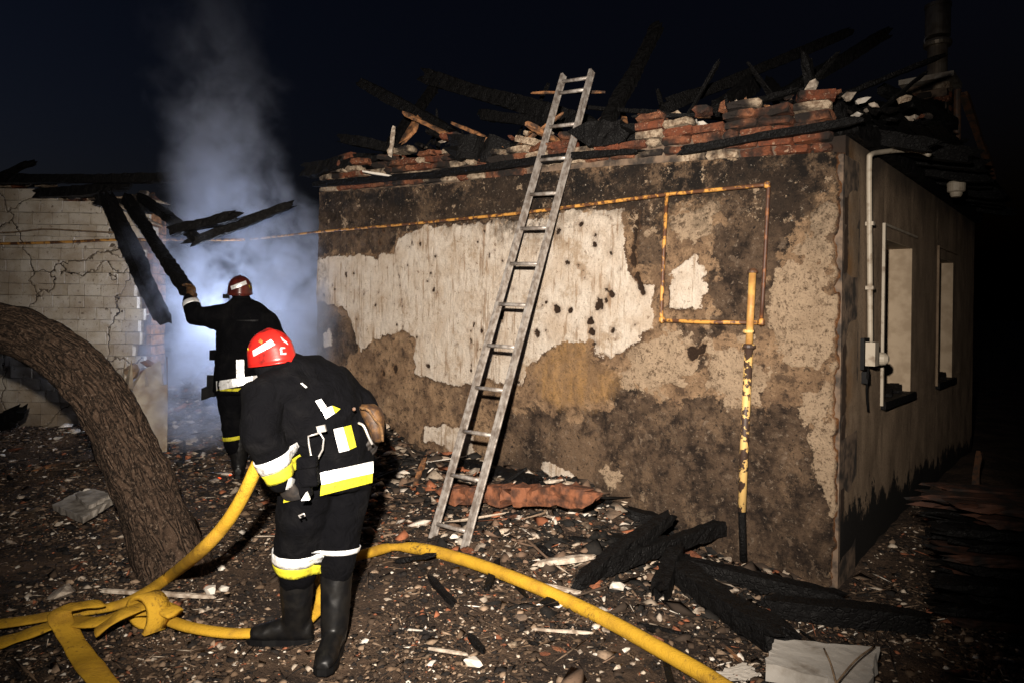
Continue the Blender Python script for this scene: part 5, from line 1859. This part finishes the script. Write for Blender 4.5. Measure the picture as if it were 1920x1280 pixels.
# loose pieces on the ruined wall tops
r = random.Random(8)
for k in range(150):
    if k < 105:
        x = r.uniform(XL + 0.1, 0.0)
        y = r.uniform(0.02, 0.36)
        z = float(ztop(x)) + r.uniform(-0.07, 0.07)
    else:
        x = r.uniform(-0.3, 0.4)
        y = r.uniform(0.3, 5.0)
        z = 3.08 - (x + 0.5) * 0.25 + r.uniform(0, 0.06)
    mname = r.choices([SHARD.name, SHARDW.name, BRICK.name, CHAR.name], [0.25, 0.08, 0.42, 0.25])[0]
    s_ = r.uniform(0.03, 0.085)
    nm = {SHARD.name: 'plaster_fragment', SHARDW.name: 'plaster_fragment', BRICK.name: 'brick_fragment', CHAR.name: 'charcoal_lump'}[mname]
    M4 = Matrix.Translation((x, y, z)) @ Matrix.Rotation(r.uniform(0, 6.28), 4, 'Z') @ Matrix.Rotation(r.gauss(0, 0.6), 4, 'X') @ Matrix.Diagonal((s_, s_, s_, 1))
    place(nm, r.choice(FRS[mname]), None, house if k >= 105 else core, M4)


for k in range(46):
    x, y = r.uniform(-0.45, 0.34), 0.12 + abs(r.gauss(0, 0.7))
    z = (2.86 if y < 0.5 else 3.09 - (x + 0.5) * 0.25) + r.uniform(-0.04, 0.05)
    mname = r.choices([SHARD.name, SHARDW.name, BRICK.name, CHAR.name], [0.22, 0.0, 0.38, 0.40])[0]
    s_ = r.uniform(0.03, 0.075)
    nm = {SHARD.name: 'plaster_fragment', SHARDW.name: 'plaster_fragment', BRICK.name: 'brick_fragment', CHAR.name: 'charcoal_lump'}[mname]
    place(nm, r.choice(FRS[mname]), None, house, Matrix.Translation((x, y, z)) @ Matrix.Rotation(r.uniform(0, 6.28), 4, 'Z') @ Matrix.Rotation(r.gauss(0, 0.6), 4, 'X') @ Matrix.Diagonal((s_, s_, s_, 1)))
for k in range(26):
    x = r.uniform(XL + 0.2, 0.1)
    y = r.uniform(0.05, 0.5)
    z = float(ztop(min(x, 0.0))) + r.uniform(-0.02, 0.05)
    dv_ = Vector((r.uniform(-1, 1), r.uniform(-0.5, 0.5), r.uniform(-0.1, 0.6))).normalized() * r.uniform(0.06, 0.17)
    v, f = beam_mesh((x, y, z), Vector((x, y, z)) + dv_, r.uniform(0.012, 0.03), r.uniform(0.01, 0.02), 700 + k, 0.2)
    link('splinter', v, f, r.choice([WOOD, PALEWOOD, CHAR, CHAR]), core)


def chips(N, name, sampler, size, pal, weights, seed):
    g = np.random.default_rng(seed)
    xy = sampler(g, N)
    N = len(xy)
    d = (xy[:, 0] - CAM.x) * FWD.x + (xy[:, 1] - CAM.y) * FWD.y
    sz = size(g, N) * (0.7 + 0.10 * d)
    z = gz(xy[:, 0], xy[:, 1])
    oct_ = np.array([[1, 0, 0], [-1, 0, 0], [0, 1, 0], [0, -1, 0], [0, 0, 1], [0, 0, -1]], float)
    tri = np.array([[0, 2, 4], [2, 1, 4], [1, 3, 4], [3, 0, 4], [2, 0, 5], [1, 2, 5], [3, 1, 5], [0, 3, 5]])
    v = oct_[None] + g.normal(0, 0.28, (N, 6, 3))
    asp = np.stack([g.uniform(0.8, 1.6, N), g.uniform(0.45, 1.0, N), g.uniform(0.18, 0.6, N)], -1)
    tw = g.random(N) < 0.10
    asp[tw] = np.stack([g.uniform(3, 6, tw.sum()), np.full(tw.sum(), 0.22), np.full(tw.sum(), 0.2)], -1)
    v = v * asp[:, None, :] * sz[:, None, None]
    a = g.uniform(0, 2 * np.pi, N)
    t = g.normal(0, 0.35, N)
    ct, st = np.cos(t)[:, None], np.sin(t)[:, None]
    y_, z_ = v[:, :, 1] * ct - v[:, :, 2] * st, v[:, :, 1] * st + v[:, :, 2] * ct
    ca, sa = np.cos(a)[:, None], np.sin(a)[:, None]
    x2, y2 = v[:, :, 0] * ca - y_ * sa, v[:, :, 0] * sa + y_ * ca
    P = np.stack([x2 + xy[:, 0, None], y2 + xy[:, 1, None], z_ + (z + sz * 0.15)[:, None]], -1).reshape(-1, 3)
    T = (tri[None] + (np.arange(N) * 6)[:, None, None]).reshape(-1, 3)
    me = bpy.data.meshes.new(name)
    me.vertices.add(len(P)); me.vertices.foreach_set('co', P.reshape(-1))
    me.loops.add(len(T) * 3); me.loops.foreach_set('vertex_index', T.reshape(-1).astype(np.int32))
    me.polygons.add(len(T)); me.polygons.foreach_set('loop_start', (np.arange(len(T)) * 3).astype(np.int32))
    me.update(calc_edges=True)
    idx = g.choice(len(pal), N, p=np.array(weights) / sum(weights))
    c = np.array(pal)[idx] * g.uniform(0.6, 1.25, (N, 1))
    col = np.concatenate([np.repeat(c, 6, 0), np.ones((N * 6, 1))], 1)
    at_ = me.attributes.new('chip', 'FLOAT_COLOR', 'POINT')
    at_.data.foreach_set('color', col.astype(np.float32).reshape(-1))
    return me


ck = NT('mixed_rubble_chips')
cc_ = ck.attr('chip', 'Color')
cc_ = ck.mix(ck.rng(ck.noise(60, 3), 0.5, 0.75, 0, 0.6), cc_, (0.03, 0.022, 0.017))
CHIPS = ck.done(cc_, 0.9, 0.2)


def samp_ground(g, N):
    xy = np.stack([g.uniform(-9.5, 2.2, N * 4), g.uniform(-4.2, 2.2, N * 4)], -1)
    d = (xy[:, 0] - CAM.x) * FWD.x + (xy[:, 1] - CAM.y) * FWD.y
    l = (xy[:, 0] - CAM.x) * RGT.x + (xy[:, 1] - CAM.y) * RGT.y
    ok = (d > 1.6) & (np.abs(l) < d * 0.85 + 0.5) & ~((xy[:, 1] > -0.01) & (xy[:, 0] > XL) & (xy[:, 0] < 0.03))
    clump = fbm(np.stack([xy[:, 0] * 2.2, xy[:, 1] * 2.2, xy[:, 0] * 0], -1), 71, 3)
    ok &= g.random(len(xy)) < np.clip(4.0 / d ** 1.3, 0, 1) * np.clip(0.55 + 0.75 * clump, 0.18, 1)
    return xy[ok][:N]


PAL = [(0.012, 0.010, 0.009), (0.045, 0.030, 0.020), (0.11, 0.072, 0.045), (0.22, 0.155, 0.105), (0.42, 0.35, 0.275), (0.55, 0.50, 0.43), (0.22, 0.08, 0.04)]
me = chips(150000, 'rubble', samp_ground, lambda g, n: np.clip(g.lognormal(math.log(0.0068), 0.6, n), 0.0025, 0.034), PAL, [0.30, 0.27, 0.20, 0.12, 0.055, 0.02, 0.035], 3)
rub = place('rubble', me, CHIPS)
tag(rub, 'fine rubble, leaves and plaster chips strewn over the scorched ground', 'rubble', kind='stuff')


def samp_bank(g, N):
    x = g.uniform(-8.5, -0.2, N)
    y = -np.abs(g.normal(0, 0.6, N)) + 0.05
    k = x < XL
    y[k] = g.uniform(-1.6, 1.0, k.sum())
    return np.stack([x, y], -1)


PAL2 = [(0.010, 0.009, 0.008), (0.04, 0.028, 0.02), (0.14, 0.09, 0.06), (0.36, 0.29, 0.22), (0.52, 0.46, 0.39), (0.24, 0.085, 0.04)]
me = chips(15000, 'rubble', samp_bank, lambda g, n: np.clip(g.lognormal(math.log(0.014), 0.7, n), 0.005, 0.065), PAL2, [0.42, 0.20, 0.12, 0.12, 0.06, 0.08], 4)
rub = place('rubble', me, CHIPS)
tag(rub, 'charred coarse rubble banked against the foot of the walls', 'rubble', kind='stuff')
# glowing ember by the far firefighter
em = NT('ember')
em.p.inputs['Emission Color'].default_value = (1.0, 0.10, 0.02, 1)
em.p.inputs['Emission Strength'].default_value = 1.6
EMB = em.done((0.05, 0.01, 0.01), 0.8)
for k, (a_, b_) in enumerate(((412, 896), (432, 890))):
    p = gp3(a_, b_, 0.02)
    tag(place('ember', hull(10, 900 + k, 0.035 - 0.015 * k, 0.015, 0.012), EMB, None, Matrix.Translation(p)), ('larger' if k == 0 else 'smaller') + ' glowing red ember on the ground behind the hose', 'ember')

# ------------------------------------------------------------------ floodlight behind the smoke, and the smoke
LP = at(424, 590, 8.42)
wl_ = thing('work_light', (LP.x, LP.y, 0.3), 'floodlight on a stand shining through the smoke behind the far firefighter', 'floodlight')
tow = (CAM - LP); tow.z = 0; tow.normalize()
MB().tube([(LP.x, LP.y, 0.2), (LP.x, LP.y, LP.z - 0.08)], 0.014, 10).build('stand', IRON, wl_)
MB().box(LP - tow * 0.05, tow * 0.035, RGT * 0.07, UPV * 0.05).build('housing', IRON, wl_)
le = NT('lamp_lens')
le.p.inputs['Emission Color'].default_value = (0.85, 0.92, 1.0, 1)
le.p.inputs['Emission Strength'].default_value = 4.0
LENS = le.done((0.8, 0.8, 0.8), 0.4)
MB().box(LP - tow * 0.012, tow * 0.003, RGT * 0.06, UPV * 0.04).build('lens', LENS, wl_)
pl = bpy.data.lights.new('work_light_lamp', 'POINT')
pl.energy = 80
pl.color = (0.70, 0.79, 1.0)
pl.shadow_soft_size = 0.05
plo = bpy.data.objects.new('work_light_lamp', pl)
COL.objects.link(plo)
plo.location = LP + tow * 0.06

sm = bpy.data.materials.new('smoke')
sm.use_nodes = True
t = sm.node_tree
t.nodes.clear()
n = NT.__new__(NT)
n.m, n.t = sm, t
n.pos = t.nodes.new('ShaderNodeNewGeometry').outputs['Position']
out = t.nodes.new('ShaderNodeOutputMaterial')
pv = t.nodes.new('ShaderNodeVolumePrincipled')
pv.inputs['Color'].default_value = (0.76, 0.82, 0.97, 1)
pv.inputs['Anisotropy'].default_value = 0.15
t.links.new(pv.outputs[0], out.inputs['Volume'])
X_, Y_, Z_ = n.xyz()
C0 = at(462, 600, 7.85)
# coordinates across and along the view of the gap
du = n.math('ADD', n.math('MULTIPLY', n.math('SUBTRACT', X_, C0.x), RGT.x), n.math('MULTIPLY', n.math('SUBTRACT', Y_, C0.y), RGT.y))
dv = n.math('ADD', n.math('MULTIPLY', n.math('SUBTRACT', X_, C0.x), FWD.x), n.math('MULTIPLY', n.math('SUBTRACT', Y_, C0.y), FWD.y))
wob_ = n.math('MULTIPLY', n.math('SUBTRACT', n.noise(0.8, 3), 0.5), 1.3)
du = n.math('ADD', du, wob_)
du = n.math('ADD', du, n.math('MULTIPLY', n.rng(Z_, 1.8, 4.2), 0.42))
wid = n.rng(Z_, 1.5, 3.2, 1.62, 0.68)
rad = n.math('SQRT', n.math('ADD', n.math('POWER', n.math('DIVIDE', du, wid), 2.0), n.math('POWER', n.math('DIVIDE', dv, 0.95), 2.0)))
rad = n.math('ADD', rad, n.math('MULTIPLY', n.math('SUBTRACT', n.noise(1.5, 6, rough=0.62, dist=0.8), 0.5), 1.5))
mask = n.rng(rad, 1.0, 0.25)
hz = n.rng(Z_, 1.7, 5.6, 1.0, 0.0)
nn = n.rng(n.math('ADD', n.math('MULTIPLY', n.noise(1.1, 4, dist=0.6), 0.5), n.math('MULTIPLY', n.noise(3.2, 6, rough=0.62, dist=0.8), 0.5)), 0.42, 0.585, 0.02, 1.0)
ld_ = [n.math('POWER', n.math('SUBTRACT', a_, b_), 2.0) for a_, b_ in ((X_, LP.x), (Y_, LP.y), (Z_, LP.z))]
ldist = n.math('SQRT', n.math('ADD', n.math('ADD', ld_[0], ld_[1]), ld_[2]))
nn = n.math('MULTIPLY', nn, n.rng(ldist, 0.12, 0.75, 0.0, 1.0))
den = n.math('MULTIPLY', n.math('MULTIPLY', mask, hz), n.math('MULTIPLY', nn, 2.5))
t.links.new(den, pv.inputs['Density'])
mb = MB().box((C0.x, C0.y, 2.9), RGT * 2.35, FWD * 1.1, UPV * 2.95)
smo = mb.build('smoke', sm)
tag(smo, 'blue-white smoke billowing out of the gap between house and annex', 'smoke', kind='stuff')
